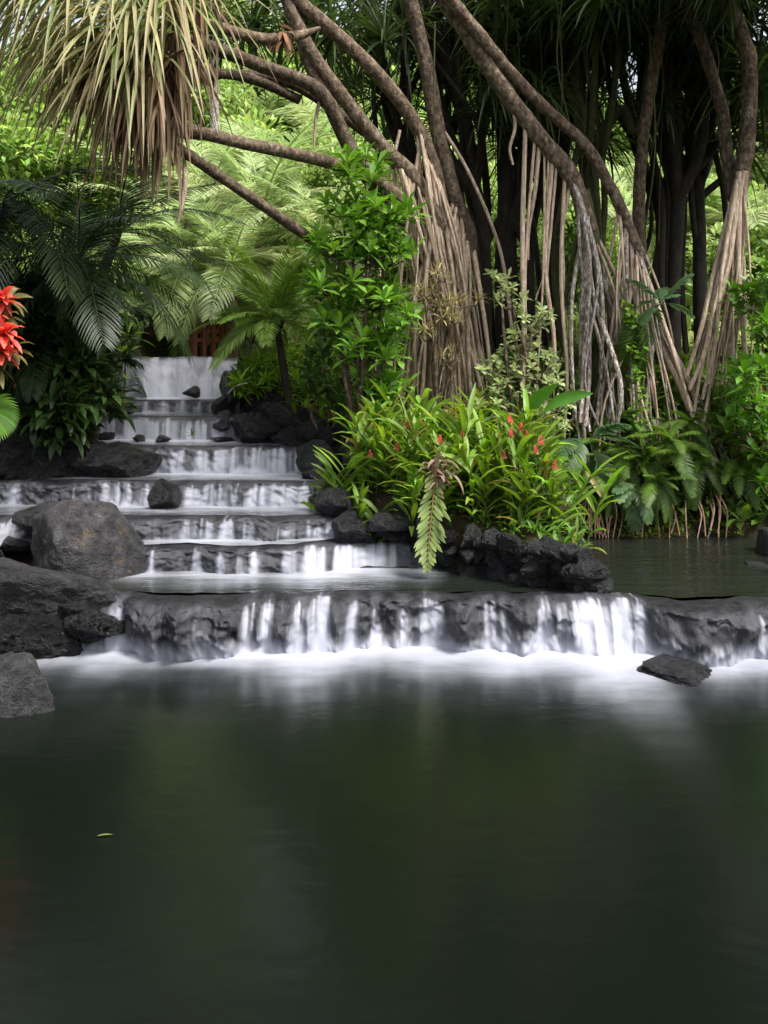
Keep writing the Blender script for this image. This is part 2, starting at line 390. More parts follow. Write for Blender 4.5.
    mb = MB(); mb.add(v.reshape(-1, 3), f, np.repeat(foam.reshape(-1, 1), 3, 1))
    mid = (float(X.mean()), float(Yl.mean()), zbase)
    o = tag(mb.build('waterfall', M['fall'], org=mid), label, 'waterfall', 'stepped cascades of the stream')
    FALLS.append(dict(px=px, X=X, Yl=Yl, Yb=Yl-run, c=c, Yback=Yl+back))
    return o
def pool(k, below, feed, ext=(0, 0), mat='terrace', fs=(.5, 1.0), foam0=.06, up=.0, name='terrace_water', front_off=.28, ymax=None):
    """flat sheet between the back edge of the fall it spills into and the base of the fall that feeds it"""
    z = ZL[k]; A = FALLS[below]
    nx = 260; x = np.linspace(A['X'][0]-ext[0], A['X'][-1]+ext[1], nx)
    y0 = np.interp(x, A['X'], A['Yl']) + front_off
    B = FALLS[feed] if feed is not None else None
    y1 = np.interp(x, B['X'], B['Yb'])+.35 if B else np.full(nx, ymax)
    if ymax: y1 = np.maximum(y1, ymax) if B is None else np.where((x > B['X'][-1]) | (x < B['X'][0]), np.maximum(ymax, y0+.3), y1)
    y1 = np.maximum(y1, y0+.1)
    t = np.linspace(0, 1, 60)[:, None]
    y = y0[None]*(1-t)+y1[None]*t; X = x[None]+0*t
    foam = foam0*(.4+1.2*fbm(X*.8, y*2.5, 0, 60+k))
    if B:
        yb = np.interp(x, B['X'], B['Yb']); inside = sstep(-.35, .1, x-B['X'][0])*sstep(-.35, .1, B['X'][-1]-x)
        cc = .45+.55*np.interp(x, B['X'], np.convolve(B['c'], np.ones(31)/31, 'same'))
        ln = fs[0]*(.5+1.0*fbm(x*.9, 1, 0, 70+k))
        d = (yb[None]-y)/ln[None]
        foam = np.maximum(foam, np.exp(-np.clip(d, 0, 9)**1.6)*fs[1]*(inside*cc)[None]*(.6+.75*fbm(X*1.4, y*7, 0, 90+k)))
    Z = z + .02*np.clip(foam, 0, 1) + 0*X
    v = np.stack([X, y, Z], -1); i = np.arange(59)[:, None]*nx+np.arange(nx-1)[None]
    f = np.stack([i, i+1, i+nx+1, i+nx], -1).reshape(-1, 4)
    mb = MB(); mb.add(v.reshape(-1, 3), f, np.repeat(np.clip(foam, 0, 1).reshape(-1, 1), 3, 1)); struct(mb.build(name, M[mat]))

cascade('lowest and widest cascade spilling into the dark pool', 60, 1185, [(60, 11.8), (200, 11.72), (400, 11.76), (560, 11.76), (640, 11.55), (780, 11.4), (900, 11.3), (1185, 11.3)], ZL[1], 0,
        [(60, .3), (240, .24), (430, .22), (540, .3), (590, .5), (640, .3), (900, .3)],
        [(122, 9, .85), (250, 8, .85), (268, 6, .8), (300, 10, 1), (322, 13, 1), (350, 11, .95), (376, 6, .75), (402, 9, .6), (430, 11, .85), (470, 8, .4), (487, 9, .6), (505, 7, .45), (541, 9, .8), (158, 14, .32), (206, 12, .35), (452, 12, .45), (522, 12, .5), (690, 16, .4), (722, 12, .45), (752, 12, .5),
         (560, 8, .5), (580, 14, 1.1), (597, 14, 1.25), (615, 14, 1.2), (636, 10, .9), (655, 6, .45), (700, 18, .25), (790, 20, .6), (840, 12, .8), (905, 16, .9), (980, 22, .7), (1060, 14, .9), (1130, 20, .7)],
        .24, .50, .075, 3, [(150, 20, .22, .05), (188, 30, .36, .10), (232, 15, .2, .04), (340, 9, .1, .0), (462, 14, .22, .04), (520, 12, .2, .03), (682, 22, .30, .07), (722, 26, .34, .05), (655, 12, .2, .02)], rows=44, step=.7)
cascade('second cascade from the bottom, low rounded ledge with a white sweep by the island', 88, 425, [(88, 13.25), (124, 13.15), (200, 13.1), (290, 13.12), (310, 13.3), (345, 13.65), (425, 13.75)], ZL[2], ZL[1],
        [(88, .12), (280, .13), (305, .35), (330, .55), (425, .5)],
        [(143, 4, .7), (153, 4, .8), (198, 5, .85), (221, 4, .7), (243, 5, .8), (255, 4, .8), (290, 8, .8), (318, 14, 1.0), (345, 16, 1.0), (380, 20, .9), (105, 6, .3)], .10, .30, .12, 13, step=.8)
cascade('third cascade from the bottom, dark ledge with one white curtain in its middle', -80, 352, [(-80, 13.95), (130, 13.85), (240, 13.83), (340, 13.95), (352, 14)], ZL[3], ZL[2], [(-40, .3), (60, .2), (352, .1)],
        [(-20, 14, .8), (10, 12, .9), (190, 7, .75), (207, 9, .85), (228, 9, .9), (330, 8, .6), (160, 12, .3), (255, 10, .4), (290, 14, .3), (312, 10, .45)], .10, .30, .12, 23, step=.8)
cascade('fourth cascade from the bottom, broken white streams between dark rocks', -64, 330, [(-64, 15.15), (60, 15.1), (130, 14.9), (330, 14.9)], ZL[4], ZL[3], [(-40, .12), (150, .14), (170, .3), (200, .14), (330, .14)],
        [(-15, 12, .6), (15, 10, .7), (107, 5, .85), (117, 5, .85), (128, 5, .7), (152, 8, .8), (168, 10, .9), (196, 9, .85), (212, 9, .9), (226, 8, .8), (252, 8, .8), (270, 10, .95), (290, 10, .9), (305, 8, .85), (75, 8, .35), (90, 6, .5), (140, 8, .6), (240, 8, .5), (316, 8, .6)], .13, .34, .12, 33, step=.8)
cascade('fifth cascade from the bottom, white veil beside a dark rock shelf', 80, 322, [(80, 16.2), (200, 16.1), (322, 16.1)], ZL[5], ZL[4], [(80, .12), (322, .14)],
        [(140, 7, .4), (158, 7, .7), (180, 8, .75), (204, 10, .85), (222, 10, .9), (240, 12, .95), (262, 12, .95), (280, 10, .95), (296, 8, .5)], .10, .32, .12, 43, step=.7)
cascade('sixth cascade from the bottom, a straight curtain of fine white threads', 92, 250, [(92, 17.35), (250, 17.3)], ZL[6], ZL[5], [(92, .08), (250, .08)],
        [(110, 14, .85), (140, 18, .85), (170, 18, .85), (200, 18, .9), (225, 14, .9)], .03, .3, .2, 53, step=.6)
cascade('small low cascade just below the tallest fall', 104, 240, [(104, 18.6), (240, 18.5)], ZL[7], ZL[6], [(104, .07), (240, .07)],
        [(118, 8, .7), (150, 6, .9), (165, 6, .85), (182, 7, .9), (200, 5, .8), (214, 6, .9)], .04, .3, .15, 63, step=.6)
cascade('tallest white waterfall at the head of the stream', 108, 238, [(108, 20.0), (170, 19.9), (238, 19.95)], ZL[8], ZL[7], [(108, .3), (238, .3)],
        [(108, 7, .8), (118, 7, .8), (130, 7, .85), (143, 6, .6), (156, 8, .95), (169, 7, .7), (182, 8, .9), (195, 7, .75), (208, 8, .9), (221, 6, .6), (230, 5, .5)], .06, .8, .9, 73, step=.6, rows=40)
pool(1, 0, 1, (0, 0), fs=(.42, 1.0), ymax=16.6, foam0=.008)
pool(2, 1, 2, (0, .0), fs=(.45, 1.0), foam0=.2); pool(3, 2, 3, (0, 0), fs=(.5, .9), foam0=.14); pool(4, 3, 4, (0, 0), fs=(.55, .95), foam0=.12, ymax=16.2)
pool(5, 4, 5, (0, 0), fs=(.5, .9), foam0=.22); pool(6, 5, 6, fs=(.5, .6), foam0=.2); pool(7, 6, 7, fs=(.6, 1.0), foam0=.2); pool(8, 7, None, ymax=27, foam0=.05)
# the big lower pool
A = FALLS[0]; gx = np.linspace(-13, 14, 420); gy = np.concatenate([np.linspace(-7, 8.5, 60), np.linspace(8.6, 12.0, 140)])
X, Y = np.meshgrid(gx, gy); yb = np.interp(X, A['X'], A['Yb']); cc = np.interp(X, A['X'], np.convolve(A['c'], np.ones(61)/61, 'same'))
ln = .5*(.25+1.5*fbm(X*.6, 3, 0, 81)) * (.4+1.15*cc); d = np.clip((yb-.02-Y)/ln, 0, 9)
foam = np.exp(-d**1.5)*.9*(.62+.62*fbm(X*.8+Y*.3, Y*2.6, 0, 85))*sstep(-5.6, -4.6, X) + .20*np.exp(-np.clip((yb-.02-Y), 0, 9)/.55)*(.2+1.5*fbm(X*.9, Y*1.3, 0, 82))
foam = np.clip(foam, 0, 1); Z = .07*np.exp(-(d*1.6)**2)*(.4+fbm(X*1.5, Y*2, 0, 83)) 
mb = MB(); i = np.arange(len(gy)-1)[:, None]*len(gx)+np.arange(len(gx)-1)[None]
mb.add(np.stack([X, Y, Z], -1).reshape(-1, 3), np.stack([i, i+1, i+len(gx)+1, i+len(gx)], -1).reshape(-1, 4), np.repeat(foam.reshape(-1, 1), 3, 1))
struct(mb.build('pool_water', M['pool']))

# ------------------------------------------------------------------ rocks
def ico(sub):
    bm = bmesh.new(); bmesh.ops.create_icosphere(bm, subdivisions=sub, radius=1); bm.verts.ensure_lookup_table()
    v = np.array([w.co for w in bm.verts]); f = np.array([[w.index for w in q.verts] for q in bm.faces]); bm.free(); return v, f
ICO = {k: ico(k) for k in (3, 4, 5, 6)}
def rock_shape(sub, scale, seed, planes=12, sharp=14., rough=.09, lo=.62):
    u, f = ICO[sub]; rg = np.random.default_rng(seed)
    if isinstance(planes, list): n = unit(np.array([q[:3] for q in planes], float)); d = np.array([q[3] for q in planes])
    else: n = rand_dirs(planes, -1, 1, rg); d = rg.uniform(lo, 1.0, planes)
    dots = u @ n.T; r = np.where(dots > .05, d[None]/np.maximum(dots, .05), 30.0)
    r = -np.log(np.exp(-sharp*np.minimum(r, 2)).sum(1))/sharp
    r = np.clip(r, .35, 1.35)
    q = u*r[:, None]
    r2 = 1 + rough*(fbm(q[:, 0]*2.2+9, q[:, 1]*2.2+9, q[:, 2]*2.2+9, seed, 5)-.5)*2.2 + rough*.35*(fbm(q[:, 0]*8+9, q[:, 1]*8+9, q[:, 2]*8+9, seed+3, 3)-.5)*2
    return (q*r2[:, None]*(1-rough*1.2*np.abs(fbm(q[:, 0]*3.5+4, q[:, 1]*3.5+4, q[:, 2]*3.5+4, seed+9, 4)-.5)[:, None]*2))*np.asarray(scale), f
ROCKM = []
for s in range(9):
    vv, ff = rock_shape(5, (1, 1, 1), 100+s, 11+s % 4, 26 + 8*(s % 3), .13); b = MB(); b.add(vv, ff); ROCKM.append(b)
ROCK_MESH = {}
def rock_mesh(i, m):
    if (i, m) not in ROCK_MESH:
        me = ROCKM[i].mesh('rock'); me.materials.append(M[m]); ROCK_MESH[(i, m)] = me
    return ROCK_MESH[(i, m)]
def rock(loc, size, label, group=None, mat='basalt', rot=None, i=None, cat='rock', name='lava_rock'):
    me = rock_mesh(i if i is not None else random.randrange(9), mat)
    o = bpy.data.objects.new(name, me); COL.objects.link(o); o.location = tuple(map(float, loc))
    o.scale = size if not np.isscalar(size) else (size*random.uniform(.85, 1.2), size*random.uniform(.85, 1.2), size*random.uniform(.7, 1.0))
    o.rotation_euler = rot if rot is not None else (random.uniform(-.4, .4), random.uniform(-.4, .4), random.uniform(0, 6.28))
    return tag(o, label, cat, group)
def boulder(px, py, Y, w, h, dpt, label, mat, seed, rot=(0, 0, 0), planes=11, sharp=15, rough=.07, sub=5, name='boulder', lo=.62):
    """centre pixel and width/height in pixels at distance Y"""
    c = P(px, py, Y); s = (w/2/F*Y, dpt, h/2/F*Y)
    vv, ff = rock_shape(sub, s, seed, planes, sharp, rough, lo); b = MB(); b.add(vv, ff)
    o = b.build(name, M[mat], org=(0, 0, 0)); o.location = tuple(c); o.rotation_euler = rot
    return tag(o, label, 'boulder')
boulder(80, 546, 12.9, 122, 112, .75, 'large grey boulder with orange lichen rising beside the cascades', 'boulder', 5, (0, 0, 0), [(-.80, -.60, .06, .64), (.42, -.58, .72, .62), (.78, -.6, -.05, .80), (.05, .15, 1, .80), (-1, .25, .12, .82), (.85, .1, .55, .78), (0, 1, .2, .8), (-.5, -.1, .9, .84), (.1, -.5, -1, .9), (-.1, -1, -.25, .72)], 34, .07, 6)
boulder(55, 522, 13.6, 62, 50, .45, 'small grey boulder half hidden behind the large lichen boulder', 'boulder_grey', 6)
boulder(30, 597, 12.0, 150, 72, .75, 'flat-topped dark grey boulder left of the lowest cascade', 'boulder_grey', 8, (0, .16, 0), 9, 15, .08, 6)
boulder(18, 636, 11.5, 120, 62, .6, 'wet black boulder with a pitted face at the foam edge', 'basalt_wet', 9, (0, .1, .4), 10, 9, .16, 6)
boulder(84, 622, 11.7, 66, 56, .45, 'rough wet black rock with trickles running down both sides', 'basalt_wet', 11, (0, 0, .5), 12, 9, .2, 6)
boulder(88, 598, 11.9, 52, 28, .35, 'small rounded stone perched on the wet rough rock', 'basalt', 12, (0, .1, 0))
boulder(-3, 704, 9.9, 92, 84, .6, 'sloping grey boulder with orange stain at the pool edge', 'boulder', 14, (.1, .35, .5), 9, 13, .06, 6)
boulder(675, 668, 10.85, 62, 20, .34, 'low dark stone alone in the pool below the lowest cascade', 'basalt', 18, (0, 0, .9), [(0, 0, 1, .7), (-.5, -.3, .8, .75), (.6, -.2, .8, .78), (1, 0, .2, .9), (-1, 0, .2, .9), (0, -1, .4, .8), (0, 1, .3, .9)], 20, .16)
boulder(168, 497, 14.65, 30, 32, .25, 'wet dark rock splitting the fourth cascade', 'basalt_wet', 16, (0, -.3, 0))
boulder(318, 462, 16.0, 60, 36, .45, 'dark rock with an orange patch beside the fifth cascade', 'basalt', 17, (0, .1, 0), 10, 12)
boulder(122, 464, 15.9, 98, 40, .6, 'long black rock shelf left of the fifth cascade', 'basalt_wet', 19, (0, .10, 0), 12, 12, .12)
boulder(225, 424, 17.4, 26, 30, .3, 'black rock at the right end of the thread curtain', 'basalt', 21)
boulder(236, 392, 19.0, 34, 52, .6, 'tall black rock right of the tallest waterfall', 'basalt', 22, (0, .2, 0), 10, 12)
boulder(192, 392, 19.35, 17, 10, .15, 'tiny round stone at the foot of the tallest waterfall', 'boulder_grey', 23)
boulder(222, 405, 18.2, 22, 16, .25, 'squat black stone right of the small low cascade', 'basalt', 24)
boulder(252, 428, 17.0, 44, 44, .5, 'big black rock on the bank beside the thread curtain', 'basalt', 25, (0, .2, .3), 12, 14, .22)
boulder(280, 418, 17.1, 44, 34, .5, 'broad black rock on the bank right of the thread curtain', 'basalt', 27, (.3, .2, .9), 12, 14, .22)
boulder(292, 440, 16.7, 34, 30, .4, 'squat black rock on the bank above the patched rock', 'basalt', 28, (.3, .2, .9), 12, 14, .22)
for q, (px, py, w) in enumerate([(138, 437, 13), (163, 437, 16), (222, 437, 30)]):
    boulder(px, py+2, 16.95, w, 7, .15, ['first small stone awash below the thread curtain', 'middle small stone awash below the thread curtain', 'wide low stone awash below the thread curtain'][q], 'basalt_wet', 30+q, sub=4)
boulder(129, 409, 18.0, 12, 9, .12, 'pebble-sized stone left of the small low cascade', 'basalt', 34, sub=4)
for q, (px, py, w, h, Y) in enumerate([(84, 428, 26, 24, 16.4), (91, 438, 20, 22, 16.3), (79, 442, 18, 24, 16.3), (68, 426, 16, 14, 16.5), (88, 420, 18, 14, 16.5)]):
    boulder(px, py, Y, w, h, .2, ['rust-brown rock at the top of the brown cluster', 'rust-brown rock facing the cascade in the cluster', 'tallest rust-brown rock in the brown cluster', 'small rust-brown rock beside the dark wall', 'small rust-brown rock capping the brown cluster'][q], 'rust_rock', 40+q, sub=4)
boulder(122, 408, 18.2, 20, 14, .2, 'small tan rock beside the stream under the palm', 'rust_rock', 47, sub=4)
# dry-laid wall of the left bank
for row, (py, n) in enumerate([(470, 11), (455, 11), (440, 9), (424, 8), (409, 6)]):
    for k in range(n):
        px = -20 + (k + .5*(row % 2))*(115 - 8*row)/n*1.1 + random.uniform(-3, 3)
        yy = np.interp(px2x(px, 15.5), [-6.6, -4.45], [15.2, 16.0]) - .12 + row*.09
        rock(P(px, py+random.uniform(-3, 3), yy), .16*random.uniform(.8, 1.3)*1.25, 'black lava rock in the shaded wall under the dark palms', 'rocks in the shaded bank wall', 'basalt_wet')
# island wall: base line of pixels on the water
def along(pts, n):
    p = np.array(pts, float); s = np.concatenate([[0], np.cumsum(np.hypot(*np.diff(p, axis=0).T))]); t = np.linspace(0, s[-1], n)
    return np.stack([np.interp(t, s, p[:, 0]), np.interp(t, s, p[:, 1])], 1)
def depth_on(z, py): return (CAMZ-z)*F/(py-HY)
front = along([(318, 500), (338, 528), (352, 548), (385, 556), (430, 566), (480, 574), (530, 582), (570, 589), (594, 591)], 25)
for row in range(3):
    for k, (px, py) in enumerate(front):
        Yd = depth_on(.6 + .05*row, max(py, 540)) if py > 540 else np.interp(py, [500, 540], [15.2, 14.0])
        c = P(px, py, Yd) + np.array([random.uniform(-.08, .08), .14*row + random.uniform(-.05, .05), .03 + .17*row + random.uniform(-.04, .04)])
        big = 1.25 if px > 520 else 1.0
        if row == 2 and px > 590: continue
        rock(c, random.choice([.1, .13, .16, .19]), 'black lava rock in the low wall edging the ginger island', 'rocks edging the ginger island', random.choice(['basalt', 'basalt', 'basalt_wet', 'boulder_grey']))
# tip of the island: larger stacked stones
for q, (px, py, r, zz) in enumerate([(585, 578, .2, 0), (560, 566, .27, 0), (540, 560, .22, 0), (572, 550, .24, 0), (548, 543, .25, 0), (566, 532, .22, 0), (592, 566, .16, 0), (530, 575, .2, 0), (584, 540, .15, 0)]):
    rock(P(px-9, py+4, 12.45 + (590-py)*.012), r*.74, ['stone at the very tip of the island', 'slanting stone midway up the island tip', 'square stone on the left of the island tip', 'stone near the top of the island tip', 'leaning stone under the top of the island tip', 'topmost stone of the island tip', 'small stone overhanging the island tip', 'low stone at the foot of the island tip', 'small upright stone beside the topmost one'][q], None, 'basalt')
boulder(352, 528, 13.7, 44, 40, .35, 'dark rock with a rusty patch at the corner of the island', 'basalt', 51)
boulder(388, 520, 13.6, 40, 30, .3, 'smooth black rock at the front of the ginger island', 'basalt', 52)
boulder(340, 500, 14.2, 40, 44, .4, 'black rock beside the white sweep of the second cascade', 'basalt', 53)
# right bank of the upper stream
for k in range(44):
    t = random.random(); Y = 15.0 + 4.8*t; xs_ = np.interp(Y, SRX_Y, SRX) + random.uniform(-.1, .95)
    z = float(ground_z(xs_, Y)); rock((xs_, Y, z + .05), random.uniform(.14, .3), 'black lava rock heaped along the stream below the slender palm', 'rocks along the upper bank', 'basalt')
for k in range(20):
    Y = 15.2 + 6*random.random(); x_ = np.interp(Y, LX_Y, LX) - random.uniform(-.15, .5); z = float(ground_z(x_, Y))
    rock((x_, Y, z), random.uniform(.12, .26), 'black lava rock along the shaded edge of the upper stream', 'rocks on the shaded stream edge', 'basalt_wet')
# bank behind the side pool
for k in range(34):
    px = 560 + k*5.2 + random.uniform(-3, 3); py = random.uniform(495, 535); Y = 15.75 + (535-py)*.008
    rock(P(px, py, Y), random.uniform(.13, .24), 'black lava rock in the undercut bank behind the side pool', 'rocks behind the side pool', 'basalt_wet')
for q, (px, py, w, h, Y) in enumerate([(772, 545, 34, 46, 14.3), (764, 572, 36, 22, 13.4), (750, 583, 22, 10, 13.1), (785, 575, 40, 40, 13.0)]):
    boulder(px, py, Y, w, h, .3, ['tall black rock at the edge of the side pool', 'flat black rock at the edge of the side pool', 'small black stone in front of the flat rock', 'outer black rock by the side pool'][q], 'basalt', 60+q)
boulder(640, 571, 13.2, 11, 5, .08, 'tiny stone breaking the surface of the side pool', 'basalt_wet', 66, sub=4)
for q, (px, py, w, h, Y) in enumerate([(-12, 560, 40, 40, 13.3), (10, 575, 44, 22, 12.9), (14, 545, 30, 20, 13.7)]):
    boulder(px, py, Y, w, h, .3, ['dark wet rock beside the side trickle', 'low dark rock under the side trickle', 'small dark rock above the side trickle'][q], 'basalt_wet', 70+q)

side = along([(594, 590), (588, 575), (580, 556), (574, 540), (570, 528)], 10)
for row in range(3):
    for (px, py) in side:
        Yd = depth_on(.6, py); rock(P(px-3*row, py, Yd)+np.array([-.05*row, .05*row, .03+.17*row]), .135*random.uniform(.8, 1.3), 'black lava rock on the flank of the ginger island facing the side pool', 'rocks on the island flank', 'basalt')

# ------------------------------------------------------------------ foliage builders
def mbuild(fn, name, mat, *a, **k):
    mb = MB(); fn(mb, *a, **k); me = mb.mesh(name); me.materials.append(M[mat]); return me

def rosette(mb, c, axis, n, L, W, col, droop=1.2, spread=(.1, 1.5), prof='strap', T=6, tip=None, fold=.5, rng=None, jit=.22, power=1.0):
    """a head of strap leaves spiralling round an axis"""
    rng = rng or RNG
    axis = unit(np.asarray(axis, float)); a = unit(np.cross(axis, [.31, .77, .12])); b = np.cross(axis, a)
    th = np.arange(n)*2.39996 + rng.uniform(0, 6); ph = np.linspace(spread[0], spread[1], n) + rng.normal(0, .08, n)
    d = np.cos(ph)[:, None]*axis + np.sin(ph)[:, None]*(np.cos(th)[:, None]*a + np.sin(th)[:, None]*b)
    base = np.asarray(c) - axis*(ph[:, None]*.18*L*.4) + d*.03*L
    straps(mb, base, d, L*rng.uniform(.75, 1.15, n), W*rng.uniform(.8, 1.15, n), np.asarray(droop)*rng.uniform(.7, 1.3, n), T=T, prof=prof, col=col, tip=tip, fold=fold, rng=rng, jit=jit, power=power)

def frond(mb, L, droop, n, ll, lw, col, lead=.55, vee=.35, ldroop=.7, rach=.016, start=.12, prof='lance', T=3, seed=0, taper=.35, rcol=None, fold=.25, ragged=.06):
    """a feather leaf along +Y that arches down; leaflets in two ranks"""
    rg = np.random.default_rng(seed); m = 24
    t = np.linspace(0, 1, m+1); tm = (t[1:]+t[:-1])/2
    D = unit(np.stack([0*tm, 0*tm+1, -droop*tm**1.3], 1)); p = np.vstack([[0, 0, 0], np.cumsum(D*L/m, 0)])
    tube(mb, p, [rach, rach*.75, rach*.25], rcol if rcol is not None else np.asarray(col)*1.3, n=5, raw=True)
    ts = np.linspace(start, .995, n); ts = np.concatenate([ts, ts]) + rg.normal(0, .004, 2*n); s = np.concatenate([np.ones(n), -np.ones(n)])
    ts = np.clip(ts, 0, 1)
    pos = np.stack([np.interp(ts, t, p[:, k]) for k in range(3)], 1); tg = unit(np.stack([np.interp(ts, tm, D[:, k]) for k in range(3)], 1))
    upv = np.cross(np.array([1., 0, 0]), tg)
    ln = ll*np.clip(np.sin(PI*np.clip(.12+.83*ts, 0, 1))**.65, taper*.3, 1)*(1-ragged+2*ragged*rg.random(2*n))
    le = lead + .5*ts
    d = unit(s[:, None]*np.array([1., 0, 0]) + le[:, None]*tg + vee*upv + rg.normal(0, .05, (2*n, 3)))
    straps(mb, pos, d, ln, lw*(.7+.3*ln/ll), ldroop*rg.uniform(.7, 1.3, 2*n), T=T, prof=prof, col=col, fold=fold, up=upv, rng=rg, jit=.16)

def leafball(mb, cen, rad, n, L, W, col, prof='oval', droop=.5, T=2, rng=None, outward=.8, shell=.5, jit=.25, up=.3):
    """n leaves spread through an ellipsoid, facing outward and up"""
    rng = rng or RNG
    d = rand_dirs(n, -.75, 1, rng); r = rng.uniform(shell, 1.0, n)**.7
    p = np.asarray(cen) + d*r[:, None]*np.asarray(rad)
    dd = unit(d*outward + rng.normal(0, .55, (n, 3)) + np.array([0, 0, up]))
    straps(mb, p, dd, L*rng.uniform(.6, 1.2, n), W*rng.uniform(.7, 1.2, n), droop, T=T, prof=prof, col=col, rng=rng, jit=jit)

def on_ground(px, Y, dz=0):
    x = px2x(px, Y); return np.array([x, Y, float(ground_z(x, Y)) + dz])

# leaf colours (albedo)
G_BRIGHT = (.10, .22, .03); G_MID = (.07, .15, .03); G_DARK = (.028, .06, .02); G_PALE = (.17, .25, .10); G_YEL = (.24, .28, .08)
STRAW = (.52, .49, .23); BROWN = (.20, .135, .09)

# ------------------------------------------------------------------ palms
FR = {}
FR['far'] = [mbuild(frond, 'frond', 'leaf', 3.0, dr, 46, .75, .06, c, .5, .25, .9, .03, seed=200+k, T=3) for k, (dr, c) in enumerate([(.9, (.30, .42, .22)), (1.5, (.38, .48, .30)), (2.3, (.25, .36, .18))])]  # pale greens: distance haze put into the leaf colour
FR['dark'] = [mbuild(frond, 'frond', 'leaf_gloss', 2.3, dr, 52, .62, .024, c, .55, .15, .8, .016, seed=210+k, T=4) for k, (dr, c) in enumerate([(.8, (.022, .048, .014)), (1.3, (.027, .056, .016)), (1.9, (.02, .04, .014))])]  # dark greens with the bank's shade put into the colour
FR['slim'] = [mbuild(frond, 'frond', 'leaf', 1.6, dr, 70, .36, .017, c, .6, .3, 1.0, .012, seed=220+k, T=3) for k, (dr, c) in enumerate([(.7, (.16, .28, .06)), (1.3, (.14, .25, .05)), (2.2, (.12, .21, .05))])]
FR['fern'] = [mbuild(frond, 'frond', 'leaf', .95, dr, 34, .17, .026, c, .25, .08, .5, .008, seed=230+k, T=2, prof='pinna', start=.06) for k, (dr, c) in enumerate([(.9, (.10, .20, .035)), (1.5, (.085, .175, .03)), (2.4, (.075, .15, .035))])]
FR['bluefern'] = [mbuild(frond, 'frond', 'leaf', .9, dr, 15, .30, .075, c, .45, .05, .7, .010, seed=240+k, T=3, prof='pinna', start=.25) for k, (dr, c) in enumerate([(.9, (.10, .20, .11)), (1.6, (.085, .17, .09)), (2.6, (.09, .17, .085))])]
def palm(name, label, cat, base, crown, kind, n, sc, group=None, trunk_r=(.12, .09), tm='bark_brown', el=(-.35, 1.25), seed=0, skip=None, tcol=(.8, .8, .8), hub=False, azr=None):
    rg = random.Random(seed); base = np.asarray(base, float); crown = np.asarray(crown, float)
    t = thing(name, label, cat, base, group)
    if trunk_r:
        mb = MB(); mid = (base+crown)/2 + np.array([rg.uniform(-.1, .1), 0, 0]); tube(mb, [base-np.array([0, 0, .2]), mid, crown], trunk_r, tcol, 10, .12, 8, seed)
        if hub:
            u, f = ICO[3]; mb.add(u*np.array([.14, .14, .15])*(1+.25*(fbm(u[:, 0]*4+5, u[:, 1]*4+5, u[:, 2]*4, 3)-.5))[:, None] + crown - np.array([0, 0, .02]), f, (.5, .35, .25))
        mb.build('trunk', M[tm], t)
    loc = crown - base
    for k in range(n):
        az = k*2.39996 + rg.uniform(-.3, .3) if azr is None else rg.uniform(*azr); e = el[0] + (el[1]-el[0])*((k+.5)/n)**.8 + rg.uniform(-.1, .1)
        me = FR[kind][0 if e > .7 else (1 if e > .1 else 2)]
        child('frond', me, t, loc, (e, rg.uniform(-.25, .25), az), sc*rg.uniform(.85, 1.12))
    return t

# palms on the left, the bank's shade put into their dark leaf colour
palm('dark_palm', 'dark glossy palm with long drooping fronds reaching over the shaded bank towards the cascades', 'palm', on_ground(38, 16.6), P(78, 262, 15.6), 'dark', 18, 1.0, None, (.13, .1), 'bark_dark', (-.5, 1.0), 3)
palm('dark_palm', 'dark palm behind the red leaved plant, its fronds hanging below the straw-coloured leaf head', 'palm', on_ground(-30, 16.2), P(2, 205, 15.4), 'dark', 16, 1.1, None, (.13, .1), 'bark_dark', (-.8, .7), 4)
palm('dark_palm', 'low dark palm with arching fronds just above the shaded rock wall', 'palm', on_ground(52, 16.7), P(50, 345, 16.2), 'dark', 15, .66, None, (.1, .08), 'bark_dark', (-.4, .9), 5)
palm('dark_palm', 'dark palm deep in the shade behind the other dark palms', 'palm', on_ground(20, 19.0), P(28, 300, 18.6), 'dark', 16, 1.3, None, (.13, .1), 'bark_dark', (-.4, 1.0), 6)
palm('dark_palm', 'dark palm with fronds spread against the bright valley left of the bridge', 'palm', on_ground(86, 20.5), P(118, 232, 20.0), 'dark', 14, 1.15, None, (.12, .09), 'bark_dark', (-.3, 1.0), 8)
# slender palm by the stream
palm('slender_palm', 'slender palm with a curved dark trunk and feathery crown beside the upper cascades', 'palm', on_ground(293, 17.4), P(276, 322, 17.6), 'slim', 30, 1.0, None, (.085, .06), 'bark_dark', (-.12, 1.35), 9, tcol=(1, 1, 1), hub=True)

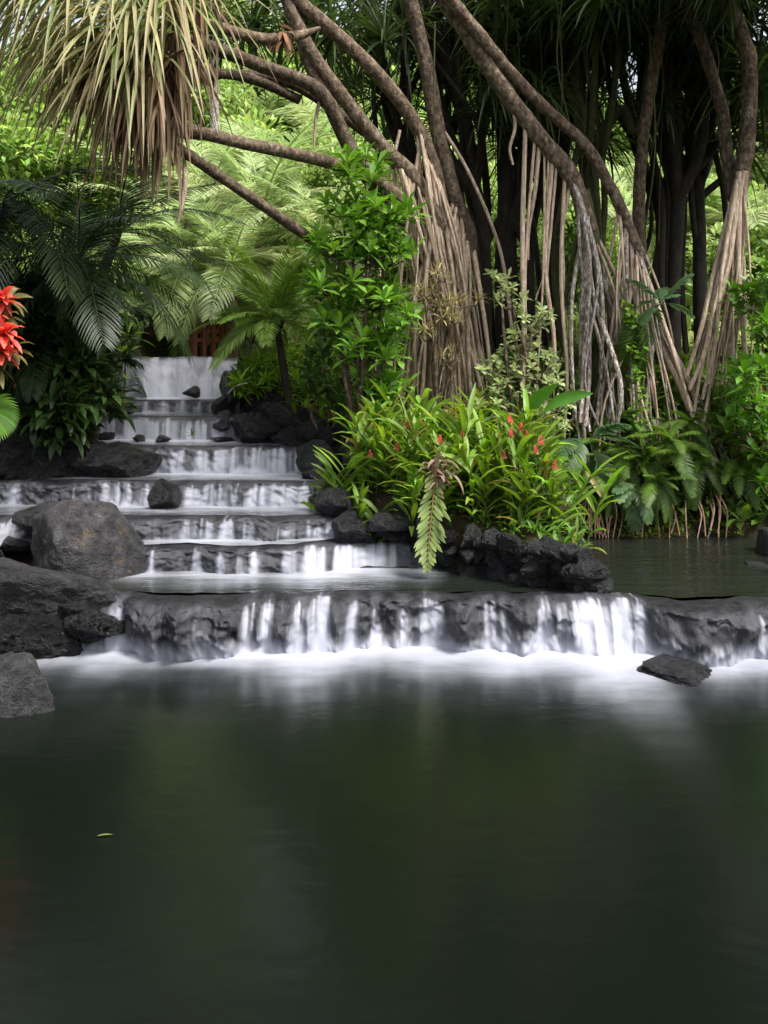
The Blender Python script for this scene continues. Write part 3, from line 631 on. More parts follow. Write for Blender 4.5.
# ------------------------------------------------------------------ the far slope: palms, trees, undergrowth (haze put into the pale leaf colours)
FARP = [
 (212, 196, 30, 1.1, 'pale palm rising highest in the bright valley left of the slanting branches'), (262, 212, 28, 1.2, 'pale palm under the lower slanting branch'),
 (318, 236, 27, 1.1, 'pale palm right behind the whorled green shrub'), (232, 262, 25, .9, 'bright palm with arching fronds behind the slender palm'),
 (188, 272, 25, .85, 'bright palm leaning over the wooden bridge rail'), (300, 188, 36, 1.5, 'hazy palm framed between the two slanting branches'),
 (345, 150, 40, 1.6, 'hazy palm high on the slope above the upper slanting branch'), (150, 210, 33, 1.3, 'hazy palm seen through the dark fronds'),
 (634, 236, 27, 1.3, 'pale green palm filling the gap between dark trunks below the patch of sky'), (600, 205, 34, 1.5, 'hazy palm just left of the patch of sky'),
 (668, 225, 33, 1.4, 'hazy palm just right of the slim brown trunk'), (752, 235, 26, 1.1, 'pale palm at the picture edge behind the right root cone'),
 (478, 210, 32, 1.4, 'hazy palm glimpsed behind the middle dark trunks'), (530, 185, 37, 1.6, 'hazy palm high behind the thickest dark trunk'),
 (250, 150, 44, 1.8, 'far palm highest on the slope'), (720, 165, 40, 1.6, 'far palm above the right root cone'), (410, 200, 36, 1.5, 'hazy palm behind the brown root mass'),
]
for k, (px, py, Y, s, lab) in enumerate(FARP):
    c = P(px, py, Y); g = float(ground_z(c[0], min(Y, 70)))
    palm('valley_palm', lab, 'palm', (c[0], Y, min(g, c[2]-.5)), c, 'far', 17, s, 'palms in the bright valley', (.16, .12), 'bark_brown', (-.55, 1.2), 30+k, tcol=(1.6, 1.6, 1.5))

def crown_mesh(seed, col, n=9000, blobs=30, L=.27, W=.12):
    rg = np.random.default_rng(seed); mb = MB()
    for b in range(blobs):
        c = rand_dirs(1, -.5, 1, rg)[0]*np.array([2.6, 2.6, 2.3])*rg.uniform(.25, 1.0)
        leafball(mb, c, rg.uniform(.6, 1.15)*np.array([1.1, 1.1, .75]), n//blobs, L, W, np.asarray(col)*rg.uniform(.7, 1.35), rng=rg, shell=.3)
    me = mb.mesh('crown'); me.materials.append(M['leaf']); return me
CROWN = [crown_mesh(1, (.27, .40, .16)), crown_mesh(2, (.20, .32, .1)), crown_mesh(3, (.36, .48, .26))]  # tree leaves paled too, haze put into the colour
FART = [
 (60, 190, 34, 1.5, 1, 'dense tree behind the dark palms'), (170, 150, 40, 1.6, 0, 'leafy tree in the valley under the straw-coloured leaf head'), (230, 110, 48, 1.7, 2, 'pale tree behind the thin pale trunk'),
 (300, 120, 46, 1.7, 0, 'leafy tree above the upper slanting branch'), (370, 110, 44, 1.6, 1, 'leafy tree behind the brown limbs'), (440, 150, 42, 1.6, 0, 'leafy tree behind the brown root mass'),
 (500, 180, 46, 1.5, 2, 'pale tree behind the middle dark trunks'), (560, 165, 44, 1.4, 0, 'leafy tree left of the patch of sky'), (610, 205, 45, 1.5, 2, 'pale tree just below the patch of sky'),
 (690, 160, 44, 1.6, 1, 'leafy tree behind the right dark trunks'), (760, 180, 40, 1.7, 0, 'leafy tree at the picture edge beyond the right root cone'), (725, 130, 55, 1.5, 2, 'pale tree high at the picture edge'),
 (100, 90, 52, 1.9, 1, 'tall tree behind the straw-coloured leaf head'), (0, 120, 44, 1.9, 1, 'tall tree at the picture edge behind the dark palms'),
 (330, 215, 31, .9, 0, 'small leafy tree beside the whorled green shrub'), (160, 262, 29, .7, 2, 'small pale tree behind the wooden bridge rail'), (500, 250, 29, 1.0, 0, 'small leafy tree low behind the dark trunks'), (700, 260, 29, 1.0, 0, 'small leafy tree low behind the right dark trunks'),
 (590, 290, 26, .8, 0, 'low bushy tree behind the white roots'), (420, 280, 27, .9, 1, 'low bushy tree behind the brown root mass'), (780, 300, 24, .9, 0, 'low bushy tree at the picture edge'),
]
for k, (px, py, Y, s, ci, lab) in enumerate(FART):
    c = P(px, py, Y); g = min(float(ground_z(c[0], min(Y, 70))), c[2]-1.2*s)
    t = thing('tree', lab, 'tree', (c[0], Y, g), 'leafy trees on the far slope')
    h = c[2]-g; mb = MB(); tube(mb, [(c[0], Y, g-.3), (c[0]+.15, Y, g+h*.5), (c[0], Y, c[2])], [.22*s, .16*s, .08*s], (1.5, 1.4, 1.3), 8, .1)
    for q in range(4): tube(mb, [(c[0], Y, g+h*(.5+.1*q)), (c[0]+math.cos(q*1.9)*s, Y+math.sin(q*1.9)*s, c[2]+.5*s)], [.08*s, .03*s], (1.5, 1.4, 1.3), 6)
    mb.build('trunk', M['bark_brown'], t)
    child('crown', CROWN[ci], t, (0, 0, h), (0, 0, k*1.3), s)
# thin pale trunk
t = thing('pale_tree', 'thin tree with a pale straight trunk beyond the valley palms', 'tree', on_ground(216, 33))
b = np.array(t.location); mb = MB(); tube(mb, [b-[0, 0, .3], P(217, 200, 33), P(214, 90, 33), P(215, 30, 33)], [.2, .18, .15, .1], (1.4, 1.4, 1.4), 8, .1); mb.build('trunk', M['root_white'], t)
child('crown', CROWN[2], t, P(215, 10, 33)-b, (0, 0, 1), .9)
# undergrowth on the slope: nobody could count it
mb = MB(); n = 60000
Y = RNG.uniform(21, 62, n)**1.0; px = RNG.uniform(-60, 830, n); x = px2x(px, Y); keep = (x < -5.6-.1*(Y-20)) | (x > -2.4) | (Y > 27)
x, Y = x[keep], Y[keep]; z = ground_z(x, np.minimum(Y, 70)); n = len(x)
hum = fbm(x*.45, Y*.35, 0, 5)*2.6*np.clip((Y-19)/8, .3, 1)
p = np.stack([x, Y, z + RNG.random(n)**.6*hum], 1)
d = unit(rand_dirs(n, 0, 1) + np.array([0, -.4, .3])); sc = np.clip(Y/32, .6, 1.7)
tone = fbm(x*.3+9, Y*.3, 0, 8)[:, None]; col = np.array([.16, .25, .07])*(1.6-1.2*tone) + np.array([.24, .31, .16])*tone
straps(mb, p, d, RNG.uniform(.35, .8, n)*sc, RNG.uniform(.12, .26, n)*sc, .8, T=2, prof='oval', col=col)
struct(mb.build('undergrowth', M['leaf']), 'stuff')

# ------------------------------------------------------------------ screw-pine (pandanus) trees
def limb(mb, pts, rad, seed=0, n=10, col=(.8, .8, .8), rough=.12, sub=8): tube(mb, [P(*q) if len(q) == 3 else q for q in pts], rad, col, n, rough, sub, seed)
def canopy(parent, heads, mat='leaf', col=(.030, .055, .017), L=1.2, W=.06, n=44, seed=0, droop=1.3):  # low default col puts backlit canopy shade into the leaves
    rg = np.random.default_rng(seed); mb = MB()
    for (c, ax) in heads:
        rosette(mb, c, ax, n, L*rg.uniform(.8, 1.2), W, np.asarray(col)*rg.uniform(.7, 1.4), droop=droop*rg.uniform(.7, 1.2), spread=(.15, 1.9), rng=rg)
    return mb.build('crown', M[mat], parent)
def heads_px(rg, boxes):
    out = []
    for (x0, x1, y0, y1, Ya, Yb, n) in boxes:
        for k in range(n):
            py_ = rg.uniform(y0, y1); c = P(rg.uniform(x0, x1), py_, rg.uniform(Ya, Yb)); gx_, gy_ = c[0]-SLX*(c[2]-2.5), c[1]-SLY*(c[2]-2.5)
            if py_ < -15 and -7 < gx_ < -.8 and 15.3 < gy_ < 25: continue        # heads dropped to let sun onto the upper stream
            if py_ < -15 and -1.0 < gx_ < 3.2 and 11.5 < gy_ < 15.2 and k % 3: continue   # and some dropped to let sun onto the ginger
            out.append((c, unit(np.array([rg.normal(0, .4), rg.normal(-.1, .4), rg.uniform(.2, 1)]))))
    return out
def roots(t, n, top, foot, rad, mat, seed, bow=.12, Ypair=None, col=(1, 1, 1), name='prop_root'):
    """n prop roots from the trunk (top: function of u) to the ground (foot: function of u)"""
    rg = random.Random(seed)
    for k in range(n):
        u = rg.random(); a, b = np.asarray(top(u, rg)), np.asarray(foot(u, rg))
        m1 = a*.62+b*.38 + np.array([rg.uniform(-bow, bow), rg.uniform(-bow, bow), rg.uniform(0, bow)]); m2 = a*.25+b*.75 + np.array([rg.uniform(-bow, bow), rg.uniform(-bow, bow), 0])*.8
        mb = MB(); r = rad*rg.uniform(.4, 1.45); tube(mb, [a, m1, m2, b], [r*1.25, r, r*.85, r*.75], np.asarray(col)*rg.uniform(.5, 1.25), 6, .22, 9, k+seed*31)
        mb.build(name, M[mat if not isinstance(mat, (list, tuple)) else mat[rg.randrange(len(mat))]], t)
rgp = np.random.default_rng(5)

# tree A: brown limbs reaching left, big cone of brown roots
A_ = thing('pandanus_tree', 'large screw-pine with brown limbs reaching left and a broad cone of brown roots', 'tree', on_ground(442, 17.2))
mb = MB()
limb(mb, [(450, 300, 17.2), (443, 215, 17.1), (430, 158, 17), (408, 112, 16.9), (362, 58, 16.7), (288, -8, 16.4), (220, -70, 16.2)], [.12, .13, .135, .125, .12, .115, .11], 1, rough=.18)
limb(mb, [(452, 330, 17.3), (470, 250, 17.3), (452, 190, 17.2), (436, 120, 17.2), (425, 60, 17.2), (400, -40, 17)], [.12, .13, .14, .14, .13, .12], 2, col=(.45, .45, .45))  # upper limb: canopy shade put into its darker tint
mb.build('trunk', M['bark_brown'], A_)
for q, (pts, rad, c) in enumerate([
    ([(446, 240, 17.0), (415, 180, 16.9), (385, 150, 16.8), (345, 100, 16.6), (305, 42, 16.5), (280, -20, 16.4)], [.17, .15, .13, .12, .12, .11], .75),
    ([(436, 250, 17.1), (400, 215, 16.9), (376, 188, 16.8), (350, 148, 16.7), (326, 96, 16.6), (308, 60, 16.6), (296, 10, 16.6)], [.15, .14, .13, .13, .12, .11, .1], .6),
    ([(350, 148, 16.7), (320, 92, 16.4), (262, 66, 16.0), (205, 46, 15.2), (170, 40, 14.6)], [.11, .12, .115, .11, .1], .45),
    ([(408, 205, 16.8), (370, 176, 16.6), (335, 164, 16.4), (285, 152, 16.0), (230, 140, 15.4), (172, 123, 14.6), (150, 100, 14.3)], [.13, .11, .105, .1, .1, .095, .09], .8),
    ([(360, 275, 16.8), (320, 245, 16.6), (285, 221, 16.2), (240, 190, 15.7), (190, 156, 15.0), (160, 134, 14.5), (140, 100, 14.3)], [.1, .095, .09, .085, .085, .08, .08], .5),
    ([(320, 28, 15.6), (296, 36, 15.4), (265, 39, 15.2), (235, 32, 14.9), (204, 22, 14.6), (185, 10, 14.4)], [.03, .085, .09, .085, .08, .08], 1.0),
    ([(240, 142, 15.5), (210, 138, 15.2), (180, 136, 14.8)], [.05, .045, .04], .4),
    ([(300, 100, 17.5), (250, 78, 17.2), (190, 70, 16.8), (120, 50, 16.5)], [.09, .09, .08, .07], .3),
    ([(390, 150, 17.6), (300, 88, 17.4), (240, 74, 17.2), (190, 80, 17)], [.09, .09, .08, .07], .3)]):
    mb = MB(); limb(mb, pts, rad, 10+q, col=(c, c, c)); mb.build('limb', M['bark_brown'], A_)  # low c puts canopy shade into the limb colour
def on_path(pts, u):
    p = smooth_path([P(*q) for q in pts], 8); i = min(int(u*(len(p)-1)), len(p)-1); return p[i]
PA1 = [(450, 300, 17.2), (443, 215, 17.1), (430, 158, 17), (414, 122, 16.9)]; PA2 = [(452, 330, 17.3), (470, 250, 17.3), (452, 190, 17.2)]; PA3 = [(446, 240, 17.0), (415, 180, 16.9), (392, 158, 16.8)]
def topA(u, r):
    k = r.random(); pth, lo, hi = (PA1, .25, .95) if k < .5 else ((PA2, .3, .95) if k < .8 else (PA3, .3, .95))
    return on_path(pth, r.uniform(lo, hi)) + np.array([r.uniform(-.06, .06), -.05, 0])
roots(A_, 96, topA, lambda u, r: on_ground(392+108*u+r.uniform(-6, 6), 16.95+r.uniform(-.65, .4), -.12), .029, 'root', 2, .19)
# hanging aerial roots of tree A
for pts, r in [([(183, 150, 15.0), (185, 180, 15.0), (182, 205, 15.0), (178, 222, 15.0)], [.025, .045, .04, .02]), ([(322, 92, 16.45), (316, 118, 16.5), (314, 148, 16.5)], [.03, .03, .01]),
               ([(400, 130, 16.8), (385, 200, 16.9), (378, 300, 16.9), (372, 420, 16.8)], [.03, .03, .03, .03]), ([(392, 150, 16.9), (400, 260, 16.9), (390, 430, 16.9)], [.03, .03, .03]), ([(437, 120, 17.2), (470, 175, 17), (500, 250, 16.9), (512, 330, 16.8)], [.03, .03, .03])]:
    mb = MB(); limb(mb, pts, r, 3, 6); mb.build('aerial_root', M['root'], A_)
# dead leaf tuft on the short limb
mb = MB(); straps(mb, P(282, 38, 15.3)+RNG.normal(0, .06, (14, 3)), np.array([.1, -.2, -.6])+RNG.normal(0, .4, (14, 3)), .34, .07, 1.5, T=4, col=(.28, .16, .09)); mb.build('dead_leaf_tuft', M['dry'], A_)
# the straw coloured leaf head
hb = MB(); db = MB(); rg = np.random.default_rng(77)
for (px, py, Y, ax, n, L) in [(132, 45, 13.8, (-.7, -.55, .4), 54, 1.75), (120, 12, 13.6, (-.6, -.3, .5), 56, 1.75), (66, -22, 13.5, (-.6, -.4, .5), 56, 1.7), (165, -10, 13.7, (-.2, -.8, .4), 48, 1.7), (20, -30, 13.8, (-.6, -.3, .5), 50, 1.6), (195, -50, 13.9, (0, -.7, .4), 40, 1.3), (110, 70, 13.9, (-.8, -.4, .1), 40, 1.5), (60, 40, 14.2, (-.8, -.3, .1), 36, 1.4)]:
    n = int(n*1.4); L *= 1.1; rosette(hb, P(px, py, Y), ax, n, L, .053, np.array(STRAW)*np.where(rg.random((n, 1)) < .3, [[.45, .75, .5]], [[1, 1, 1]]), droop=2.7*rg.uniform(.45, 1.15, n), spread=(.2, 1.6), T=9, tip=(.34, .29, .17), rng=rg, fold=.7, power=.9)
for (px, py, n) in [(150, 60, 80), (120, 60, 50), (90, 40, 24), (172, 40, 60), (190, -15, 40), (165, 85, 40), (140, 95, 50)]:
    o = P(px, py, 14.0) + rg.normal(0, .16, (n, 3))
    straps(db, o, np.array([-.1, -.15, -.7])+rg.normal(0, .38, (n, 3)), rg.uniform(.7, 1.75, n), .06, 2.2, T=8, col=np.array(BROWN)*rg.uniform(.5, 1.9, (n, 1)), fold=.8, rng=rg, tip=(.27, .19, .12))
hb.build('leaf_head', M['straw'], A_); db.build('dead_leaf_skirt', M['dry'], A_)
canopy(A_, heads_px(rgp, [(200, 470, -150, -20, 14.5, 19, 34), (-200, 200, -260, -80, 12, 18, 40), (200, 420, 0, 50, 18, 21, 14), (330, 460, 20, 120, 19.5, 22, 6), (150, 520, -520, -180, 12, 18, 44)]), seed=1)  # high boxes: unseen heads added overhead for shade and a dark pool reflection

# tree B: twin brown limbs from upper left, whitish roots
B_ = thing('pandanus_tree', 'screw-pine with twin brown limbs slanting down from the top and pale lichened roots', 'tree', on_ground(598, 16.3))
mb = MB(); limb(mb, [(590, 230, 15.9), (572, 178, 15.7), (540, 138, 15.6), (500, 84, 15.4), (462, 26, 15.2), (430, -20, 15.0), (390, -80, 14.8)], [.12, .135, .135, .13, .125, .12, .115], 21, rough=.18); mb.build('trunk', M['bark_brown'], B_)
mb = MB(); limb(mb, [(640, 255, 16.2), (612, 190, 15.9), (585, 145, 15.75), (545, 108, 15.6), (508, 70, 15.4), (480, 36, 15.15), (448, -4, 14.9), (420, -40, 14.8)], [.1, .09, .09, .092, .1, .105, .1, .1], 22, rough=.18); mb.build('limb', M['bark_brown'], B_)
mb = MB(); limb(mb, [(598, 440, 16.6), (600, 330, 16.4), (592, 250, 16.1), (580, 190, 15.8)], [.22, .2, .17, .14], 23, 12); mb.build('lower_trunk', M['mossy'], B_)
PB1 = [(590, 230, 15.9), (572, 178, 15.7), (540, 138, 15.6), (500, 84, 15.4)]; PB2 = [(640, 255, 16.2), (612, 190, 15.9), (585, 145, 15.75)]; PB3 = [(600, 330, 16.4), (592, 250, 16.1), (580, 190, 15.8)]
roots(B_, 9, lambda u, r: on_path(PB1, r.uniform(.02, .42)) + np.array([0, -.06, 0]), lambda u, r: P(576+84*u+r.uniform(-12, 12), 452+r.uniform(-30, 10), 15.9+r.uniform(-.3, .4)), .036, ['root_white'], 16, .3)
roots(B_, 20, lambda u, r: on_path(PB2, r.uniform(.0, .4)), lambda u, r: P(590+95*u+r.uniform(-6, 6), 455+r.uniform(-20, 20), 16.1+r.uniform(-.1, .3)), .026, ['root', 'root', 'root_white'], 8, .2)
roots(B_, 44, lambda u, r: on_path(PB3, r.uniform(.0, .9)), lambda u, r: on_ground(560+112*u+r.uniform(-12, 12), 16.6+r.uniform(-.4, .4), -.1), .026, ['root', 'root', 'mossy', 'root_white'], 7, .22)
for q, (u, bx, by) in enumerate([(.95, 507, 165), (.8, 519, 430), (.74, 522, 440), (.66, 538, 440), (.6, 536, 300), (.56, 546, 420), (.5, 552, 330), (.45, 560, 440), (.36, 566, 300), (.7, 528, 260)]):
    a = on_path(PB1, u); b_ = P(bx, by, a[1]+.15); mb = MB(); tube(mb, [a, (a*.6+b_*.4)+[random.uniform(-.11, .11), 0, 0], a*.25+b_*.75+[random.uniform(-.13, .13), 0, 0], b_+[random.uniform(-.1, .1), 0, 0]], np.array([.03, .031, .026, .02])*random.uniform(.55, 1.25), (1, 1, 1), 6, .15, 8, q); mb.build('aerial_root', M['root'], B_)
canopy(B_, heads_px(rgp, [(380, 560, -170, -30, 13.5, 18, 30), (480, 600, 0, 90, 19, 22, 8), (430, 530, 40, 110, 20, 22, 4), (420, 640, -520, -180, 11, 16, 26)]), seed=2)  # last box: unseen heads added overhead so the pool reflects less sky

# tree C: root cone on the right
C_ = thing('pandanus_tree', 'screw-pine at the right with a mossy brown trunk and tight fan of tan roots', 'tree', on_ground(728, 16.8))
mb = MB(); limb(mb, [(735, 300, 16.7), (738, 200, 16.5), (746, 150, 16.4), (750, 90, 16.3), (745, 45, 16.2), (722, -8, 16.1), (700, -60, 16)], [.13, .14, .135, .13, .125, .12, .11], 31, col=(.42, .42, .38), rough=.22); mb.build('trunk', M['bark_brown'], C_)  # dark tint: canopy shade put into the bark colour
mb = MB(); limb(mb, [(738, 210, 16.6), (726, 150, 16.7), (722, 110, 16.7), (706, 55, 16.6), (688, 8, 16.5), (670, -50, 16.4)], [.12, .11, .1, .1, .1, .09], 32, col=(.35, .35, .32), rough=.22); mb.build('limb', M['bark_brown'], C_)  # limb tinted darker still for the canopy's shade
roots(C_, 34, lambda u, r: on_path([(735, 300, 16.7), (738, 200, 16.5), (744, 160, 16.42)], r.uniform(.35, 1))+np.array([r.uniform(-.08, .04), -.1, 0]), lambda u, r: P(688+62*u+r.uniform(-5, 5), 385+r.uniform(-30, 60), 16.5+r.uniform(-.25, .3)), .034, 'root', 9, .09)
roots(C_, 12, lambda u, r: on_path([(642, 310, 17.25), (639, 240, 17.1)], r.random()), lambda u, r: P(715+32*u+r.uniform(-6, 6), 505+r.uniform(-10, 12), 15.9+r.uniform(0, .2)), .03, ['root_white', 'root'], 10, .1)
canopy(C_, heads_px(rgp, [(660, 860, -170, -20, 13.5, 18.5, 34), (690, 800, 0, 70, 18, 21, 8), (700, 760, 60, 140, 18, 20, 5), (760, 900, 0, 160, 16, 19, 8), (690, 950, -480, -180, 12, 17, 28)]), seed=3)  # last box: unseen overhead heads, added to darken the pool's reflection

# slim brown trunk between
D_ = thing('pandanus_tree', 'slim mossy brown screw-pine trunk standing between the white roots and the right root fan', 'tree', on_ground(640, 17.4))
mb = MB(); limb(mb, [(640, 380, 17.4), (642, 300, 17.3), (639, 220, 17.2), (642, 150, 17.1), (652, 80, 17), (664, 10, 16.9), (672, -60, 16.8)], [.15, .13, .11, .1, .1, .1, .09], 41, col=(.38, .38, .34), rough=.22); mb.build('trunk', M['bark_brown'], D_)  # trunk tint lowered to carry the canopy's shade
roots(D_, 16, lambda u, r: on_path([(642, 300, 17.3), (639, 220, 17.2)], r.random()), lambda u, r: on_ground(600+90*u, 17.1+r.uniform(-.2, .2), -.1), .035, 'root', 11, .15)
canopy(D_, heads_px(rgp, [(590, 740, -140, -10, 15, 19, 22), (610, 680, -10, 40, 18, 21, 8)]), seed=4)

# dark trunks behind, each a tree
DARK = [
 ([(506, 400, 19.5), (504, 270, 19.5), (506, 200, 19.5), (504, 110, 19.5), (509, 30, 19.4), (512, -50, 19.4)], .21, 'thickest black screw-pine trunk standing behind the twin brown limbs', [(504, 240), (520, 200), (545, 120), (580, 60)]),
 ([(486, 400, 19), (484, 250, 19), (474, 180, 19), (466, 120, 18.9), (440, 40, 18.8), (420, -40, 18.7)], .15, 'black screw-pine trunk leaning left beside the thickest black trunk', [(478, 200), (452, 160), (440, 130), (430, 60)]),
 ([(560, 420, 20), (556, 250, 20), (560, 170, 20), (566, 100, 20), (585, 40, 20), (600, -40, 20)], .15, 'black screw-pine trunk just right of the twin brown limbs', [(562, 150), (590, 100), (610, 30)]),
 ([(588, 420, 18.4), (590, 290, 18.4), (588, 200, 18.4), (580, 120, 18.4), (576, 50, 18.4), (590, -40, 18.3)], .16, 'mossy screw-pine trunk sprouting small leaves behind the white roots', [(585, 160), (620, 110), (640, 125)]),
 ([(672, 420, 18.8), (674, 280, 18.8), (678, 190, 18.8), (668, 110, 18.7), (668, 40, 18.7), (660, -40, 18.6)], .16, 'black screw-pine trunk right of the slim brown trunk', [(678, 200), (700, 150), (706, 90)]),
 ([(702, 420, 19.4), (700, 300, 19.4), (698, 200, 19.4), (690, 130, 19.3), (698, 60, 19.3), (720, -40, 19.2)], .16, 'black screw-pine trunk left of the right root fan', [(696, 180), (670, 140), (655, 80)]),
 ([(536, 420, 21), (530, 260, 21), (540, 180, 21), (528, 100, 21), (535, 30, 21), (540, -40, 21)], .12, 'thin black screw-pine trunk hidden behind the brown aerial roots', [(535, 200), (552, 150), (570, 110)]),
 ([(452, 400, 20.5), (440, 250, 20.5), (420, 180, 20.5), (396, 120, 20.4), (380, 50, 20.3), (360, -40, 20.2)], .15, 'black screw-pine trunk leaning left behind the brown root cone', [(430, 210), (410, 140), (405, 60)]),
 ([(640, 420, 21.5), (655, 300, 21.5), (660, 220, 21.5), (640, 150, 21.5), (620, 60, 21.4), (610, -40, 21.3)], .13, 'thin black screw-pine trunk farthest back under the patch of sky', [(655, 200), (680, 150), (690, 80)]),
]
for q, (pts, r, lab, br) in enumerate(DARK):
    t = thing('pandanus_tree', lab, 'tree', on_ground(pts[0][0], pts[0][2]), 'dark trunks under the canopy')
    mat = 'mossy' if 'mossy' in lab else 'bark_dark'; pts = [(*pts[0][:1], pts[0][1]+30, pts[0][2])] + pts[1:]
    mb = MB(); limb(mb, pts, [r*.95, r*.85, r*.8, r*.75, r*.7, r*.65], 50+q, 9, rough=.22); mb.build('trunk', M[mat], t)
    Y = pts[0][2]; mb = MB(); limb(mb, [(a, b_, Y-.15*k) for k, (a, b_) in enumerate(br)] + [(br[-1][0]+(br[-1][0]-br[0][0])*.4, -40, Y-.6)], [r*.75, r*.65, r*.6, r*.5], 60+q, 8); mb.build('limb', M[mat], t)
    x0, x1 = min(a for a, *_ in pts), max(a for a, *_ in pts); ends = []
    for k in range(3):                                                # slim stems rising from the same foot
        o = rgp.uniform(-26, 26); w_ = rgp.uniform(-22, 22); mb = MB(); limb(mb, [(pts[0][0]+o*.3, pts[0][1], Y)]+[(a+o+w_*math.sin(i*1.7+k), b_, Y+rgp.uniform(-.5, .5)) for i, (a, b_, _) in enumerate(pts[1:])], [r*.42, r*.38, r*.33, r*.3], 70+q+k, 7, (.9, .9, .9), .2); mb.build('stem', M[mat], t)
    for k in range(5):                                                # thin stems forking up into the crowns
        i = 2+k % 3; a = P(pts[i][0], pts[i][1], pts[i][2]); dx = rgp.uniform(-1.6, 1.6); e_ = a + np.array([dx, rgp.uniform(-1.2, .6), rgp.uniform(2.2, 4.0)])
        mb = MB(); tube(mb, [a, a+(e_-a)*.4+[dx*.25, 0, -.1], e_], [r*.5, r*.42, r*.34], (.8, .8, .8), 7, .12, 6, k); mb.build('stem', M[mat], t); ends.append((e_, unit(np.array([dx*.3, -.2, 1]))))
    for k in range(4):                                                # loose hanging strands
        a = P(rgp.uniform(x0-30, x1+30), rgp.uniform(-60, 60), Y-rgp.uniform(0, 2.5)); ln_ = rgp.uniform(1.2, 4.2); mb = MB(); tube(mb, [a, a+[rgp.uniform(-.2, .2), 0, -ln_*.5], a+[rgp.uniform(-.3, .3), 0, -ln_]], [.016, .013, .008], (.9, .8, .7), 5); mb.build('aerial_root', M['mossy'], t)
    for k in range(2): ends.append((P(rgp.uniform(x0-40, x1+40), rgp.uniform(0, 115), Y-rgp.uniform(.3, 2.2)), unit(np.array([rgp.normal(0, .6), -.4, rgp.uniform(-.2, .9)]))))
    canopy(t, ends, seed=90+q, n=40, L=.9, W=.045)
    canopy(t, heads_px(rgp, [(x0-40, x1+50, -150, -5, Y-3.5, Y+1, 14), (x0-30, x1+40, 0, 75, Y-1, Y+2.5, 5), (x0-20, x1+30, 70, 150, Y, Y+2.5, 2)]), seed=20+q)
    if 'mossy' in lab:
        mb = MB(); 
        for k in range(14): rosette(mb, P(580+RNG.uniform(-14, 16), RNG.uniform(140, 300), Y-.25), (RNG.normal(0, .5), -1, .4), 12, .42, .035, G_MID, droop=1.0, T=4)
        mb.build('leaf_tuft', M['leaf'], t)
# ------------------------------------------------------------------ plants in front
def whorl(mb, c, n, L, W, col, rg, ax=(0, 0, 1), droop=.6):
    rosette(mb, c, ax, n, L, W, col, droop=droop, spread=(.35, 1.55), prof='obov', T=3, fold=.25, rng=rg, jit=.16)
def whorl_shrub(name, label, base, ells, Y, L, W, col, seed, dens=1.0, stem_col=(.7, .7, .7), dspread=.35, mat='leaf_gloss', stem='bark_brown', nl=11):
    rg = np.random.default_rng(seed); base = np.asarray(base); t = thing(name, label, 'shrub', base); lb, sb = MB(), MB()
    for (cx, cy, rx, ry, n) in ells:
        hub = P(cx, cy+ry*.6, Y); m = (base+hub)/2 + rg.normal(0, .08, 3); tube(sb, [base, m, hub], [.035, .025, .015], stem_col, 6)
        for k in range(int(n*dens)):
            a, r = rg.uniform(0, 2*PI), math.sqrt(rg.random()); c = P(cx+rx*r*math.cos(a), cy+ry*r*math.sin(a), Y+rg.normal(0, dspread))
            whorl(lb, c, nl, L*rg.uniform(.8, 1.15), W, np.asarray(col)*rg.uniform(.75, 1.3), rg, (rg.normal(0, .35), rg.normal(-.3, .3), 1))
            tube(sb, [hub, (hub+c)/2+[0, 0, -.05], c], [.012, .01, .006], stem_col, 5, sub=3)
    lb.build('foliage', M[mat], t); sb.build('stem', M[stem], t); return t
whorl_shrub('whorled_shrub', 'tall bright green shrub with whorled leaves between the slender palm and the brown root cone', on_ground(362, 15.4),
   [(366, 168, 22, 16, 9), (350, 205, 28, 14, 9), (388, 212, 24, 14, 8), (338, 245, 26, 16, 10), (385, 258, 30, 16, 11), (330, 285, 26, 15, 10), (372, 300, 32, 15, 11), (345, 325, 30, 15, 10), (392, 322, 26, 13, 8), (365, 352, 34, 13, 11), (372, 385, 34, 14, 11), (365, 412, 30, 12, 8), (372, 235, 30, 18, 9)], 15.6, .33, .095, (.13, .29, .045), 1, 1.55)
whorl_shrub('whorled_shrub', 'glossy whorled shrub at the picture edge right of the tan roots', on_ground(775, 16.0),
   [(752, 300, 18, 16, 7), (762, 330, 20, 16, 9), (748, 368, 24, 14, 10), (756, 400, 24, 16, 11), (760, 440, 26, 18, 11), (768, 480, 26, 16, 9), (775, 270, 20, 20, 8), (738, 425, 14, 12, 4)], 15.6, .34, .10, (.09, .22, .03), 2)
whorl_shrub('low_shrub', 'bright yellow-green shrub under the slender palm', on_ground(262, 18.0), [(254, 374, 18, 15, 26), (268, 368, 14, 14, 16), (246, 384, 14, 8, 12), (300, 384, 8, 8, 5)], 18.0, .30, .05, (.19, .36, .04), 3, mat='leaf')
whorl_shrub('variegated_shrub', 'pale shrub with cream-edged leaves behind the ginger, below the hanging roots', on_ground(520, 15.2),
   [(500, 275, 12, 8, 5), (512, 300, 16, 14, 9), (532, 318, 18, 16, 11), (520, 345, 22, 16, 15), (500, 372, 26, 16, 17), (540, 370, 26, 18, 17), (555, 400, 22, 20, 17), (520, 405, 28, 18, 18), (548, 430, 24, 14, 12), (488, 395, 16, 12, 8)], 15.2, .15, .07, (.30, .40, .22), 4, nl=8, mat='leaf')
